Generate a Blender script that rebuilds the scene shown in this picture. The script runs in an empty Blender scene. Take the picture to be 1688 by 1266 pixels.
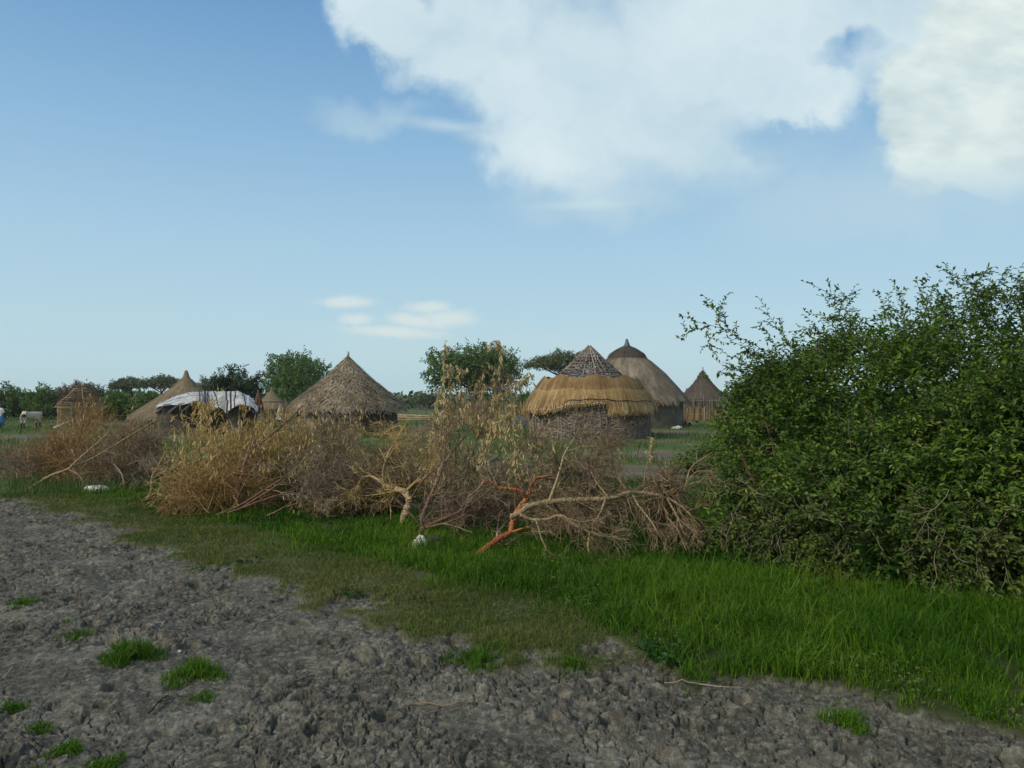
import bpy, math, random
import numpy as np

random.seed(7)
S = bpy.context.scene
COL = S.collection
H = 1.6
FPX = 1270.0
PITCH = math.radians(1.31)

# ------------------------------------------------------------------ helpers
def P(px, py, d):
    a, b = FPX, 633.0 - py
    yy = a * math.cos(PITCH) - b * math.sin(PITCH)
    zz = a * math.sin(PITCH) + b * math.cos(PITCH)
    k = d / yy
    return np.array([(px - 844.0) * k, d, H + zz * k])

def G(px, py):
    a, b = FPX, 633.0 - py
    yy = a * math.cos(PITCH) - b * math.sin(PITCH)
    zz = a * math.sin(PITCH) + b * math.cos(PITCH)
    k = -H / zz
    return np.array([(px - 844.0) * k, yy * k, 0.0])

def nrm(v):
    return v / np.maximum(np.linalg.norm(v, axis=-1, keepdims=True), 1e-9)

def sstep(a, b, x):
    t = np.clip((x - a) / (b - a), 0, 1)
    return t * t * (3 - 2 * t)

def hsh(ix, iy, s=0):
    ix = ix.astype(np.int64); iy = iy.astype(np.int64)
    n = (ix * 374761393 + iy * 668265263 + s * 1442695041) & 0xFFFFFFFF
    n = ((n ^ (n >> 13)) * 1274126177) & 0xFFFFFFFF
    n = ((n ^ (n >> 16)) * 2246822519) & 0xFFFFFFFF
    n = n ^ (n >> 15)
    return (n & 0xFFFFFF) / float(0xFFFFFF)

def vnoise(x, y, s=0):
    ix, iy = np.floor(x), np.floor(y)
    fx, fy = x - ix, y - iy
    fx = fx * fx * (3 - 2 * fx); fy = fy * fy * (3 - 2 * fy)
    a = hsh(ix, iy, s); b = hsh(ix + 1, iy, s); c = hsh(ix, iy + 1, s); d = hsh(ix + 1, iy + 1, s)
    return (a * (1 - fx) + b * fx) * (1 - fy) + (c * (1 - fx) + d * fx) * fy

def fbm(x, y, o=4, s=0):
    t = 0; a = 0.5; n = 0
    for i in range(o):
        t = t + a * vnoise(x, y, s + i * 17); n += a
        x = x * 2.03 + 5.1; y = y * 2.03 + 1.7; a *= 0.5
    return t / n

def worley(x, y, s=0):
    """F1, F2-F1, id hash, offset from the seed"""
    ix, iy = np.floor(x), np.floor(y)
    f1 = np.full(x.shape, 9.0); f2 = f1.copy(); hid = np.zeros(x.shape); dx = hid.copy(); dy = hid.copy()
    for i in (-1, 0, 1):
        for j in (-1, 0, 1):
            cx, cy = ix + i, iy + j
            ox = cx + hsh(cx, cy, s + 1) - x; oy = cy + hsh(cx, cy, s + 2) - y
            d = np.sqrt(ox * ox + oy * oy)
            m = d < f1
            f2 = np.where(m, f1, np.minimum(f2, d))
            hid = np.where(m, hsh(cx, cy, s + 3), hid)
            dx = np.where(m, ox, dx); dy = np.where(m, oy, dy)
            f1 = np.where(m, d, f1)
    return f1, f2 - f1, hid, dx, dy

class MB:
    """collects vertices and faces, builds one mesh object"""
    def __init__(s):
        s.v = []; s.f = []; s.r = []; s.n = 0
    def add(s, V, F, R=None):
        V = np.asarray(V, float).reshape(-1, 3)
        F = np.asarray(F, int)
        s.v.append(V); s.f.append(F + s.n)
        s.r.append(np.full(len(V), 0.5) if R is None else np.broadcast_to(np.asarray(R, float), (len(V),)))
        s.n += len(V)
        return s
    def more(s, F, base):      # further faces over vertices already added
        s.f.append(np.asarray(F, int) + base)
    def build(s, name, mat, parent=None, smooth=False, attrs=None):
        me = bpy.data.meshes.new(name)
        V = np.concatenate(s.v) if s.v else np.zeros((0, 3))
        me.vertices.add(len(V)); me.vertices.foreach_set('co', V.ravel().astype(np.float32))
        fl = [f for f in s.f if f.size]
        lv = np.concatenate([f.ravel() for f in fl])
        cnt = np.concatenate([np.full(len(f), f.shape[1]) for f in fl])
        st = np.concatenate([[0], np.cumsum(cnt)[:-1]])
        me.loops.add(len(lv)); me.loops.foreach_set('vertex_index', lv.astype(np.int32))
        me.polygons.add(len(cnt)); me.polygons.foreach_set('loop_start', st.astype(np.int32))
        me.polygons.foreach_set('loop_total', cnt.astype(np.int32))
        me.update(calc_edges=True)
        a = me.attributes.new('rnd', 'FLOAT', 'POINT'); a.data.foreach_set('value', np.concatenate(s.r).astype(np.float32))
        for k, arr in (attrs or {}).items():
            a = me.attributes.new(k, 'FLOAT', 'POINT'); a.data.foreach_set('value', arr.astype(np.float32))
        me.polygons.foreach_set('use_smooth', np.full(len(cnt), bool(smooth)))
        me.materials.append(mat)
        o = bpy.data.objects.new(name, me); COL.objects.link(o)
        if parent is not None:
            o.parent = parent
            o.matrix_parent_inverse = parent.matrix_basis.inverted()
        return o

def tag(o, label, cat, group=None, kind=None):
    if label: o['label'] = label
    if cat: o['category'] = cat
    if group: o['group'] = group
    if kind: o['kind'] = kind
    return o

def thing(name, loc, label, cat, group=None):
    o = bpy.data.objects.new(name, None); COL.objects.link(o)
    o.location = [float(c) for c in loc]; o.empty_display_size = 0.2
    return tag(o, label, cat, group)

def tubes(mb, Pn, Rn, sides=4, rnd=None, rng=np.random, caps=False):
    """Pn [n,k,3], Rn [n,k]"""
    n, k, _ = Pn.shape
    T = np.empty_like(Pn)
    T[:, 1:-1] = Pn[:, 2:] - Pn[:, :-2]; T[:, 0] = Pn[:, 1] - Pn[:, 0]; T[:, -1] = Pn[:, -1] - Pn[:, -2]
    T = nrm(T)
    mean = nrm(Pn[:, -1] - Pn[:, 0])
    ref = np.where(np.abs(mean[:, 2:3]) < 0.8, np.array([[0, 0, 1.0]]), np.array([[1.0, 0.2, 0]]))
    U = nrm(np.cross(T, ref[:, None, :])); W = np.cross(T, U)
    ang = np.arange(sides) * 2 * math.pi / sides
    V = Pn[:, :, None, :] + Rn[:, :, None, None] * (np.cos(ang)[None, None, :, None] * U[:, :, None, :] + np.sin(ang)[None, None, :, None] * W[:, :, None, :])
    idx = np.arange(n * k * sides).reshape(n, k, sides)
    a = idx[:, :-1]; b = idx[:, 1:]
    F = np.stack([a, np.roll(a, -1, 2), np.roll(b, -1, 2), b], -1).reshape(-1, 4)
    if rnd is None: rnd = rng.rand(n)
    base = mb.n
    mb.add(V.reshape(-1, 3), F, np.repeat(rnd, k * sides))
    if caps:
        mb.more(idx[:, 0, ::-1], base); mb.more(idx[:, -1], base)

def resample(pts, k):
    pts = np.asarray(pts, float)
    # catmull-rom smoothing through the points, then even spacing
    if len(pts) > 2:
        q = np.vstack([2 * pts[0] - pts[1], pts, 2 * pts[-1] - pts[-2]])
        out = []
        for i in range(1, len(q) - 2):
            for t in np.linspace(0, 1, 8, endpoint=False):
                p0, p1, p2, p3 = q[i - 1], q[i], q[i + 1], q[i + 2]
                out.append(0.5 * ((2 * p1) + (-p0 + p2) * t + (2 * p0 - 5 * p1 + 4 * p2 - p3) * t * t + (-p0 + 3 * p1 - 3 * p2 + p3) * t ** 3))
        out.append(q[-2]); pts = np.array(out)
    s = np.concatenate([[0], np.cumsum(np.linalg.norm(np.diff(pts, axis=0), axis=1))])
    t = np.linspace(0, s[-1], k)
    return np.stack([np.interp(t, s, pts[:, i]) for i in range(pts.shape[1])], 1)

def walk(start, d, length, k, wig, grav, rng, zmin=0.02):
    """wiggly polylines"""
    n = len(start)
    P_ = np.empty((n, k, 3)); P_[:, 0] = start
    d = nrm(d).copy(); step = (length / (k - 1))[:, None]
    for i in range(1, k):
        d = nrm(d + rng.normal(0, wig, (n, 3)) + np.array([0, 0, grav]))
        P_[:, i] = P_[:, i - 1] + d * step
        P_[:, i, 2] = np.maximum(P_[:, i, 2], zmin)
    return P_

def kids(Pp, Rp, per, t0, t1, lens, ang, k, wig, grav, rng, rfac=0.55, taper=0.35, up=0.0):
    """children of parent polylines"""
    n, kp, _ = Pp.shape
    pi = np.repeat(np.arange(n), per)
    t = rng.uniform(t0, t1, len(pi)) * (kp - 1)
    i0 = np.minimum(t.astype(int), kp - 2); f = (t - i0)[:, None]
    st = Pp[pi, i0] * (1 - f) + Pp[pi, i0 + 1] * f
    tg = nrm(Pp[pi, i0 + 1] - Pp[pi, i0])
    rnd = rng.normal(0, 1, tg.shape); side = nrm(rnd - tg * (rnd * tg).sum(1, keepdims=True))
    a = rng.uniform(ang[0], ang[1], len(pi))[:, None]
    d = tg * np.cos(a) + side * np.sin(a) + np.array([0, 0, up])
    L = rng.uniform(lens[0], lens[1], len(pi)) * (1.0 - 0.45 * t / (kp - 1))
    Pc = walk(st, d, L, k, wig, grav, rng)
    r0 = (Rp[pi, i0] * rfac)
    Rc = r0[:, None] * np.linspace(1, taper, k)[None, :]
    return Pc, Rc

def leafs(mb, pos, axis, normal, L, W, rnd, fold=0.25, four=False):
    n = len(pos)
    axis = nrm(axis); side = nrm(np.cross(axis, normal)); nn = np.cross(side, axis)
    L = np.broadcast_to(L, (n,))[:, None]; W = np.broadcast_to(W, (n,))[:, None]
    b = pos; t = pos + axis * L
    if four:
        l = pos + axis * L * .5 + side * W * .5 + nn * W * fold; r = pos + axis * L * .5 - side * W * .5 + nn * W * fold
        V = np.stack([b, l, t, r], 1)
        idx = np.arange(n * 4).reshape(n, 4)
        F = np.concatenate([idx[:, [0, 1, 2]], idx[:, [0, 2, 3]]])
        mb.add(V.reshape(-1, 3), F, np.repeat(rnd, 4)); return
    t = t - nn * L * 0.12
    l1 = b + axis * L * .28 + side * W * .45 + nn * W * fold; l2 = b + axis * L * .68 + side * W * .42 + nn * W * fold * .8
    r1 = b + axis * L * .28 - side * W * .45 + nn * W * fold; r2 = b + axis * L * .68 - side * W * .42 + nn * W * fold * .8
    V = np.stack([b, l1, l2, t, r2, r1], 1)
    idx = np.arange(n * 6).reshape(n, 6)
    F = np.concatenate([idx[:, [0, 1, 2, 3]], idx[:, [0, 3, 4, 5]]])
    mb.add(V.reshape(-1, 3), F, np.repeat(rnd, 6))

# ------------------------------------------------------------------ materials
def newmat(name):
    m = bpy.data.materials.new(name); m.use_nodes = True
    nt = m.node_tree; nt.nodes.clear()
    return m, nt, nt.nodes, nt.links

def ramp(nd, stops, interp='LINEAR'):
    r = nd.new('ShaderNodeValToRGB'); cr = r.color_ramp; cr.interpolation = interp
    while len(cr.elements) > 1: cr.elements.remove(cr.elements[0])
    for i, (p, c) in enumerate(stops):
        e = cr.elements[0] if i == 0 else cr.elements.new(p)
        e.position = p; e.color = (c[0], c[1], c[2], 1)
    return r

def rampmat(name, stops, rough=0.85, transl=0.0, noise=None, mixn=0.35, bump=0.0, spec=0.3, tint=None):
    """colour from each piece's own random value, broken up by a noise in object space"""
    m, nt, nd, lk = newmat(name)
    out = nd.new('ShaderNodeOutputMaterial'); bs = nd.new('ShaderNodeBsdfPrincipled')
    bs.inputs['Roughness'].default_value = rough
    bs.inputs['Specular IOR Level'].default_value = spec
    at = nd.new('ShaderNodeAttribute'); at.attribute_name = 'rnd'
    r = ramp(nd, stops)
    fac = at.outputs['Fac']
    if noise:
        g = nd.new('ShaderNodeNewGeometry'); n = nd.new('ShaderNodeTexNoise'); n.inputs['Scale'].default_value = noise
        n.inputs['Detail'].default_value = 4; lk.new(g.outputs['Position'], n.inputs['Vector'])
        mr = nd.new('ShaderNodeMapRange'); mr.inputs['From Min'].default_value = .28; mr.inputs['From Max'].default_value = .72
        lk.new(n.outputs['Fac'], mr.inputs['Value'])
        mx = nd.new('ShaderNodeMix'); mx.data_type = 'FLOAT'; mx.inputs['Factor'].default_value = mixn
        lk.new(fac, mx.inputs['A']); lk.new(mr.outputs['Result'], mx.inputs['B']); fac = mx.outputs['Result']
        if bump:
            bp = nd.new('ShaderNodeBump'); bp.inputs['Strength'].default_value = bump; bp.inputs['Distance'].default_value = .03
            lk.new(n.outputs['Fac'], bp.inputs['Height']); lk.new(bp.outputs['Normal'], bs.inputs['Normal'])
    lk.new(fac, r.inputs['Fac']); lk.new(r.outputs['Color'], bs.inputs['Base Color'])
    if transl > 0:
        tr = nd.new('ShaderNodeBsdfTranslucent'); lk.new(r.outputs['Color'], tr.inputs['Color'])
        ms = nd.new('ShaderNodeMixShader'); ms.inputs['Fac'].default_value = transl
        lk.new(bs.outputs[0], ms.inputs[1]); lk.new(tr.outputs[0], ms.inputs[2]); lk.new(ms.outputs[0], out.inputs[0])
    else:
        lk.new(bs.outputs[0], out.inputs[0])
    return m

M = {}
M['thatch'] = rampmat('thatch', [(0, (.085, .068, .050)), (.3, (.23, .185, .13)), (.65, (.42, .345, .245)), (1, (.64, .55, .41))], .9, noise=.9, mixn=.35)
M['thatch_grey'] = rampmat('thatch_grey', [(0, (.12, .10, .075)), (.4, (.26, .22, .165)), (.8, (.38, .325, .25)), (1, (.50, .44, .35))], .95, noise=.8, mixn=.4)
M['thatch_smooth'] = rampmat('thatch_smooth', [(0, (.17, .135, .085)), (.5, (.31, .245, .16)), (1, (.42, .345, .225))], .95, noise=.8, mixn=.4)
M['thatch_dark'] = rampmat('thatch_dark', [(0, (.07, .06, .05)), (.5, (.12, .10, .085)), (1, (.18, .155, .12))], .95, noise=1., mixn=.4)
M['thatch_new'] = rampmat('thatch_new', [(0, (.11, .066, .032)), (.3, (.26, .165, .072)), (.65, (.45, .315, .145)), (1, (.70, .54, .31))], .85, noise=1.2, mixn=.3)
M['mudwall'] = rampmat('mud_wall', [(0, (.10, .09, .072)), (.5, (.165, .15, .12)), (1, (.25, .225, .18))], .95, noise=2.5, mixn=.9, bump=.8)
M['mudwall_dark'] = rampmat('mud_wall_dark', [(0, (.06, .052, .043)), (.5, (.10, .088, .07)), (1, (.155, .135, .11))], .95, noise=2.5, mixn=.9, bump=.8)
M['sticks'] = rampmat('weathered_sticks', [(0, (.15, .125, .10)), (.5, (.31, .265, .22)), (1, (.52, .46, .39))], .9, noise=6, mixn=.3)
M['sticks_grey'] = rampmat('grey_sticks', [(0, (.10, .085, .078)), (.5, (.235, .205, .185)), (1, (.42, .38, .345))], .9, noise=6, mixn=.3)
M['twig_brown'] = rampmat('twig_brown', [(0, (.08, .058, .04)), (.5, (.25, .18, .11)), (1, (.52, .41, .27))], .9, noise=3, mixn=.35)
M['twig_rust'] = rampmat('twig_rust', [(0, (.13, .07, .025)), (.5, (.36, .215, .085)), (1, (.60, .42, .20))], .9, noise=3, mixn=.35)
M['twig_gold'] = rampmat('twig_gold', [(0, (.15, .10, .04)), (.5, (.40, .28, .11)), (1, (.66, .52, .27))], .9, noise=3, mixn=.35)
M['twig_grey'] = rampmat('twig_grey', [(0, (.11, .085, .06)), (.5, (.27, .22, .165)), (1, (.48, .41, .32))], .9, noise=3, mixn=.35)
M['twig_wine'] = rampmat('twig_wine', [(0, (.09, .06, .045)), (.5, (.24, .17, .12)), (1, (.48, .38, .27))], .9, noise=3, mixn=.35)
M['twig_bush'] = rampmat('shrub_twigs', [(0, (.05, .045, .03)), (.6, (.11, .10, .065)), (.9, (.24, .22, .16)), (1, (.40, .37, .30))], .9, noise=3, mixn=.2)
M['bark_pale'] = rampmat('bark_pale', [(0, (.20, .135, .075)), (.5, (.42, .32, .18)), (1, (.60, .49, .31))], .8, noise=38, mixn=.7, bump=1.0)
M['bark_red'] = rampmat('bark_red', [(0, (.19, .05, .02)), (.5, (.44, .145, .055)), (1, (.58, .28, .13))], .8, noise=38, mixn=.7, bump=1.0)
M['bark_brown'] = rampmat('bark_brown', [(0, (.10, .05, .035)), (.5, (.22, .125, .085)), (1, (.34, .22, .15))], .85, noise=38, mixn=.7, bump=1.0)
M['bark_dark'] = rampmat('bark_dark', [(0, (.03, .025, .02)), (1, (.10, .08, .06))], .9, noise=6, mixn=.5)
M['pods'] = rampmat('dry_leaves', [(0, (.33, .21, .07)), (.4, (.55, .39, .15)), (.75, (.72, .56, .27)), (1, (.84, .73, .44))], .8, transl=.2, noise=1.5, mixn=.25)
M['pods_pale'] = rampmat('dry_leaves_pale', [(0, (.38, .28, .13)), (.5, (.58, .47, .25)), (1, (.76, .68, .43))], .8, transl=.2, noise=1.5, mixn=.2)
M['leaf'] = rampmat('shrub_leaves', [(0, (.030, .072, .008)), (.45, (.082, .170, .015)), (.8, (.155, .265, .028)), (1, (.26, .34, .07))], .5, transl=.22, noise=1.3, mixn=.3, spec=.35)
M['leaf_olive'] = rampmat('olive_leaves', [(0, (.045, .075, .018)), (.5, (.095, .145, .03)), (1, (.19, .23, .07))], .55, transl=.2, noise=1.3, mixn=.3)
M['leaf_vine'] = rampmat('vine_leaves', [(0, (.015, .06, .015)), (1, (.05, .15, .02))], .5, transl=.2)
M['grass'] = rampmat('grass_blades', [(0, (.022, .072, .003)), (.40, (.052, .145, .005)), (.75, (.10, .215, .009)), (.93, (.17, .24, .03)), (1, (.36, .31, .13))], .6, transl=.25, noise=.8, mixn=.35, spec=.25)
M['grass_dry'] = rampmat('short_dry_grass', [(0, (.05, .10, .012)), (.4, (.09, .145, .02)), (.75, (.17, .18, .05)), (1, (.34, .29, .14))], .7, transl=.2, noise=.9, mixn=.4)
M['grass_far'] = rampmat('far_grass', [(0, (.045, .10, .018)), (.5, (.085, .16, .03)), (1, (.17, .20, .07))], .7, transl=.2, noise=.25, mixn=.5)
M['bark_tree'] = rampmat('tree_bark', [(0, (.05, .04, .032)), (1, (.14, .115, .09))], .9, noise=3, mixn=.5)
def crownmat(name, dk, md, lt):
    return rampmat(name, [(0, dk), (.5, md), (1, lt)], .6, transl=.15, noise=.55, mixn=.45)
M['cr_mid'] = crownmat('crown_mid', (.045, .10, .022), (.10, .18, .042), (.18, .27, .075))
M['cr_dark'] = crownmat('crown_dark', (.018, .040, .015), (.036, .070, .022), (.065, .105, .035))
M['cr_olive'] = crownmat('crown_olive', (.075, .10, .045), (.13, .16, .075), (.20, .23, .12))
M['cr_bright'] = crownmat('crown_bright', (.05, .11, .015), (.10, .19, .03), (.16, .26, .05))
M['cr_pink'] = crownmat('crown_bare', (.10, .075, .062), (.19, .135, .11), (.29, .205, .165))
M['cr_far'] = crownmat('crown_far', (.050, .08, .035), (.085, .125, .055), (.13, .165, .08))  # muted green with some distance haze put into the leaf colour

def plain(name, col, rough=.8, nscale=None, amt=.3, metal=0, bump=0):
    m, nt, nd, lk = newmat(name)
    out = nd.new('ShaderNodeOutputMaterial'); bs = nd.new('ShaderNodeBsdfPrincipled')
    bs.inputs['Roughness'].default_value = rough; bs.inputs['Base Color'].default_value = (*col, 1)
    if nscale:
        g = nd.new('ShaderNodeTexCoord'); n = nd.new('ShaderNodeTexNoise'); n.inputs['Scale'].default_value = nscale; n.inputs['Detail'].default_value = 5
        lk.new(g.outputs['Object'], n.inputs['Vector'])
        r = ramp(nd, [(.3, [c * (1 - amt) for c in col]), (.7, [min(1, c * (1 + amt)) for c in col])])
        lk.new(n.outputs['Fac'], r.inputs['Fac']); lk.new(r.outputs['Color'], bs.inputs['Base Color'])
        if bump:
            bp = nd.new('ShaderNodeBump'); bp.inputs['Strength'].default_value = bump; bp.inputs['Distance'].default_value = .02
            lk.new(n.outputs['Fac'], bp.inputs['Height']); lk.new(bp.outputs['Normal'], bs.inputs['Normal'])
    lk.new(bs.outputs[0], out.inputs[0]); return m
M['tarp'] = plain('white_tarp', (.53, .55, .56), .5, 3.2, .30)
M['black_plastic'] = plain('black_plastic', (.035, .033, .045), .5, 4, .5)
M['strap'] = plain('dark_strap', (.05, .045, .045), .7, 8, .4)
M['white_cloth'] = plain('white_plastic_bag', (.72, .72, .70), .6, 12, .12)
M['blue_cloth'] = plain('blue_plastic', (.07, .13, .17), .55, 5, .3)
M['rope_white'] = plain('pale_rope', (.70, .66, .58), .8)
M['redbrown'] = plain('red_brown_cloth', (.12, .065, .045), .9, 5, .4, bump=.6)
M['skin'] = plain('dark_skin', (.06, .035, .025), .6)
M['cloth_w'] = plain('white_shirt', (.70, .70, .72), .8, 6, .1)
M['cloth_b'] = plain('blue_skirt', (.05, .20, .42), .8, 6, .2)
M['cloth_n'] = plain('navy_scarf', (.03, .04, .12), .8)
M['rubble'] = plain('grey_rubble', (.13, .125, .12), .9, 6, .5, bump=1)
M['clay'] = plain('red_clay', (.16, .06, .04), .8, 5, .3)
M['hoof'] = plain('black_hide', (.02, .018, .018), .7)

# cattle hide: white with black patches on the rump, legs and neck
def hide():
    m, nt, nd, lk = newmat('cattle_hide')
    out = nd.new('ShaderNodeOutputMaterial'); bs = nd.new('ShaderNodeBsdfPrincipled'); bs.inputs['Roughness'].default_value = .8
    at = nd.new('ShaderNodeTexCoord'); n = nd.new('ShaderNodeTexNoise'); n.inputs['Scale'].default_value = 9; n.inputs['Detail'].default_value = 3
    lk.new(at.outputs['Object'], n.inputs['Vector'])
    sx = nd.new('ShaderNodeSeparateXYZ'); lk.new(at.outputs['Object'], sx.inputs[0])
    def mr(sock, a, b):
        q = nd.new('ShaderNodeMapRange'); q.inputs['From Min'].default_value = a; q.inputs['From Max'].default_value = b; lk.new(sock, q.inputs['Value']); return q.outputs['Result']
    def mth(op, a, b=None):
        q = nd.new('ShaderNodeMath'); q.operation = op; lk.new(a, q.inputs[0])
        if b is None: pass
        elif isinstance(b, float): q.inputs[1].default_value = b
        else: lk.new(b, q.inputs[1])
        return q.outputs[0]
    low = mr(sx.outputs['Z'], .42, .34); head = mr(sx.outputs['X'], .56, .62)
    vm = nd.new('ShaderNodeVectorMath'); vm.operation = 'DISTANCE'; vm.inputs[1].default_value = (-.56, -.12, .80); lk.new(at.outputs['Object'], vm.inputs[0])
    spot = mr(vm.outputs['Value'], .15, .11)
    f = mth('MAXIMUM', mth('MAXIMUM', low, head), spot)
    mot = mr(n.outputs['Fac'], .62, .70); mot = mth('MULTIPLY', mot, .8); f = mth('MAXIMUM', f, mot)
    r = ramp(nd, [(0, (.56, .53, .48)), (1, (.025, .02, .02))]); lk.new(f, r.inputs['Fac']); lk.new(r.outputs['Color'], bs.inputs['Base Color'])
    lk.new(bs.outputs[0], out.inputs[0]); return m
M['hide'] = hide()

# ------------------------------------------------------------------ the ground
EDGE = np.array([G(*p)[:2] for p in [(-60, 812), (0, 822), (100, 845), (200, 885), (300, 925), (430, 968), (560, 992), (680, 1040), (820, 1082), (950, 1108), (1050, 1112), (1150, 1148), (1300, 1160), (1450, 1176), (1688, 1186)]])
EDGE = np.vstack([[-60, 62], [-22, 27.5], EDGE, [3.3, 3.6], [12, 3.0], [60, 0]])
EDGE = EDGE[np.argsort(EDGE[:, 0])]
DRY = np.array([G(*p)[:2] for p in [(-60, 800), (0, 806), (200, 832), (400, 872), (520, 905), (650, 952), (800, 985), (950, 1015), (1040, 1060), (1090, 1108), (1150, 1150)]])
DRY = np.vstack([[-60, 70], [-20, 27], DRY, [1.4, 3.6], [60, -3]])
DRY = DRY[np.argsort(DRY[:, 0])]

def mudmask(x, y):
    ye = np.interp(x, EDGE[:, 0], EDGE[:, 1])
    s = (y - ye) * 0.8
    s = s + (fbm(x * 1.6, y * 1.6, 4, 5) - .5) * 1.1 + (fbm(x * 6, y * 6, 3, 9) - .5) * 0.6
    return sstep(.12, -.10, s)

def lushmask(x, y):
    yd = np.interp(x, DRY[:, 0], DRY[:, 1])
    s = (y - yd) + (fbm(x * 1.1, y * 1.1, 4, 25) - .5) * 1.6
    return sstep(-.35, .35, s)

PATCH = []  # bare yards and tracks beyond the hedge: centre, radii
for (px, py, rx, ry) in [(1120, 714, 4.0, 3.0), (1090, 785, 2.0, .8), (980, 728, 4.0, 2.0), (60, 722, 9, 3.0), (560, 716, 5, 2.0)]:
    g = G(px, py); PATCH.append((g[0], g[1], rx, ry))
def dirtmask(x, y):
    m = np.zeros(x.shape)
    w = (fbm(x * .9, y * .9, 3, 40) - .5) * 1.2
    for cx, cy, rx, ry in PATCH:
        m = np.maximum(m, sstep(1.15, .75, np.sqrt(((x - cx) / rx) ** 2 + ((y - cy) / ry) ** 2) + w))
    far = sstep(14, 20, y)
    m = np.maximum(m, far * sstep(.60, .68, fbm(x * .22, y * .22, 4, 70)))
    return m

def ground_z(x, y, fine=True):
    mm = mudmask(x, y)
    z = (fbm(x * .35, y * .35, 3, 3) - .5) * .10 * sstep(60, 20, y)
    z = z + (1 - mm) * .03
    if fine:
        z = z + mud_relief(x, y) * (0.16 + .84 * mm) * sstep(40, 14, np.hypot(x, y))
    return z

def ridge(x, y, o, sd):
    t = 0; a = .5; n = 0
    for i in range(o):
        v = 1 - np.abs(vnoise(x, y, sd + i * 13) * 2 - 1); t = t + a * v * v; n += a
        x = x * 2.07 + 3.3; y = y * 2.07 + 7.1; a *= .55
    return t / n

def mud_relief(x, y):
    wx = x + (fbm(x * 6, y * 6, 4, 91) - .5) * .22; wy = y + (fbm(x * 6, y * 6, 4, 92) - .5) * .22
    rough = .35 + .65 * sstep(.36, .56, fbm(x * 1.1, y * 1.1, 3, 51))          # trampled against smoother patches
    off = y - np.interp(x, EDGE[:, 0], EDGE[:, 1]) + (fbm(x * .6, y * .6, 2, 88) - .5) * .5
    track = np.exp(-((off + 1.05) / .22) ** 2) + np.exp(-((off + 2.75) / .25) ** 2)      # worn wheel or foot tracks beside the verge
    rough = rough * (1 - .75 * np.clip(track, 0, 1))
    big = -.022 * track + (fbm(wx * 1.8, wy * 1.8, 3, 11) - .5) * .06
    lump = (fbm(wx * 8, wy * 8, 3, 12) - .5) * .048
    pit = -sstep(.58, .78, ridge(wx * 5.2, wy * 5.2, 3, 31)) * .022
    f1, e, hid, dx, dy = worley(wx * 7.0, wy * 7.6, 61)
    plate = (hid - .5) * .016 + (dx * (hid - .5) + dy * (np.mod(hid * 7.3, 1) - .5)) * .032
    crack = -(1 - sstep(.005, .07, e)) * .036
    g1, e2, h2, dx2, dy2 = worley(wx * 19 + 3, wy * 19 + 8, 77)
    sm = (h2 - .5) * .012 + (dx2 * (h2 - .5) + dy2 * (np.mod(h2 * 5.7, 1) - .5)) * .018 - (1 - sstep(0, .12, e2)) * .010
    q1, q2, hq, _, _ = worley(x * 3.2 + 20, y * 3.2 + 9, 301)      # hoof prints
    hoof = (-sstep(.24, .15, q1) * .060 + sstep(.10, .0, np.abs(q1 - .29)) * .022) * (hq > .45)
    fine = (fbm(x * 44, y * 44, 3, 15) - .5) * .020 + (ridge(x * 24, y * 24, 3, 19) - .5) * .020
    return .78 * (big + (.20 + .80 * rough) * (lump + hoof + pit) + (.35 + .65 * rough) * (plate + sm + fine) + crack * sstep(.38, .46, fbm(x * 1.3, y * 1.3, 2, 55)))

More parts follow.
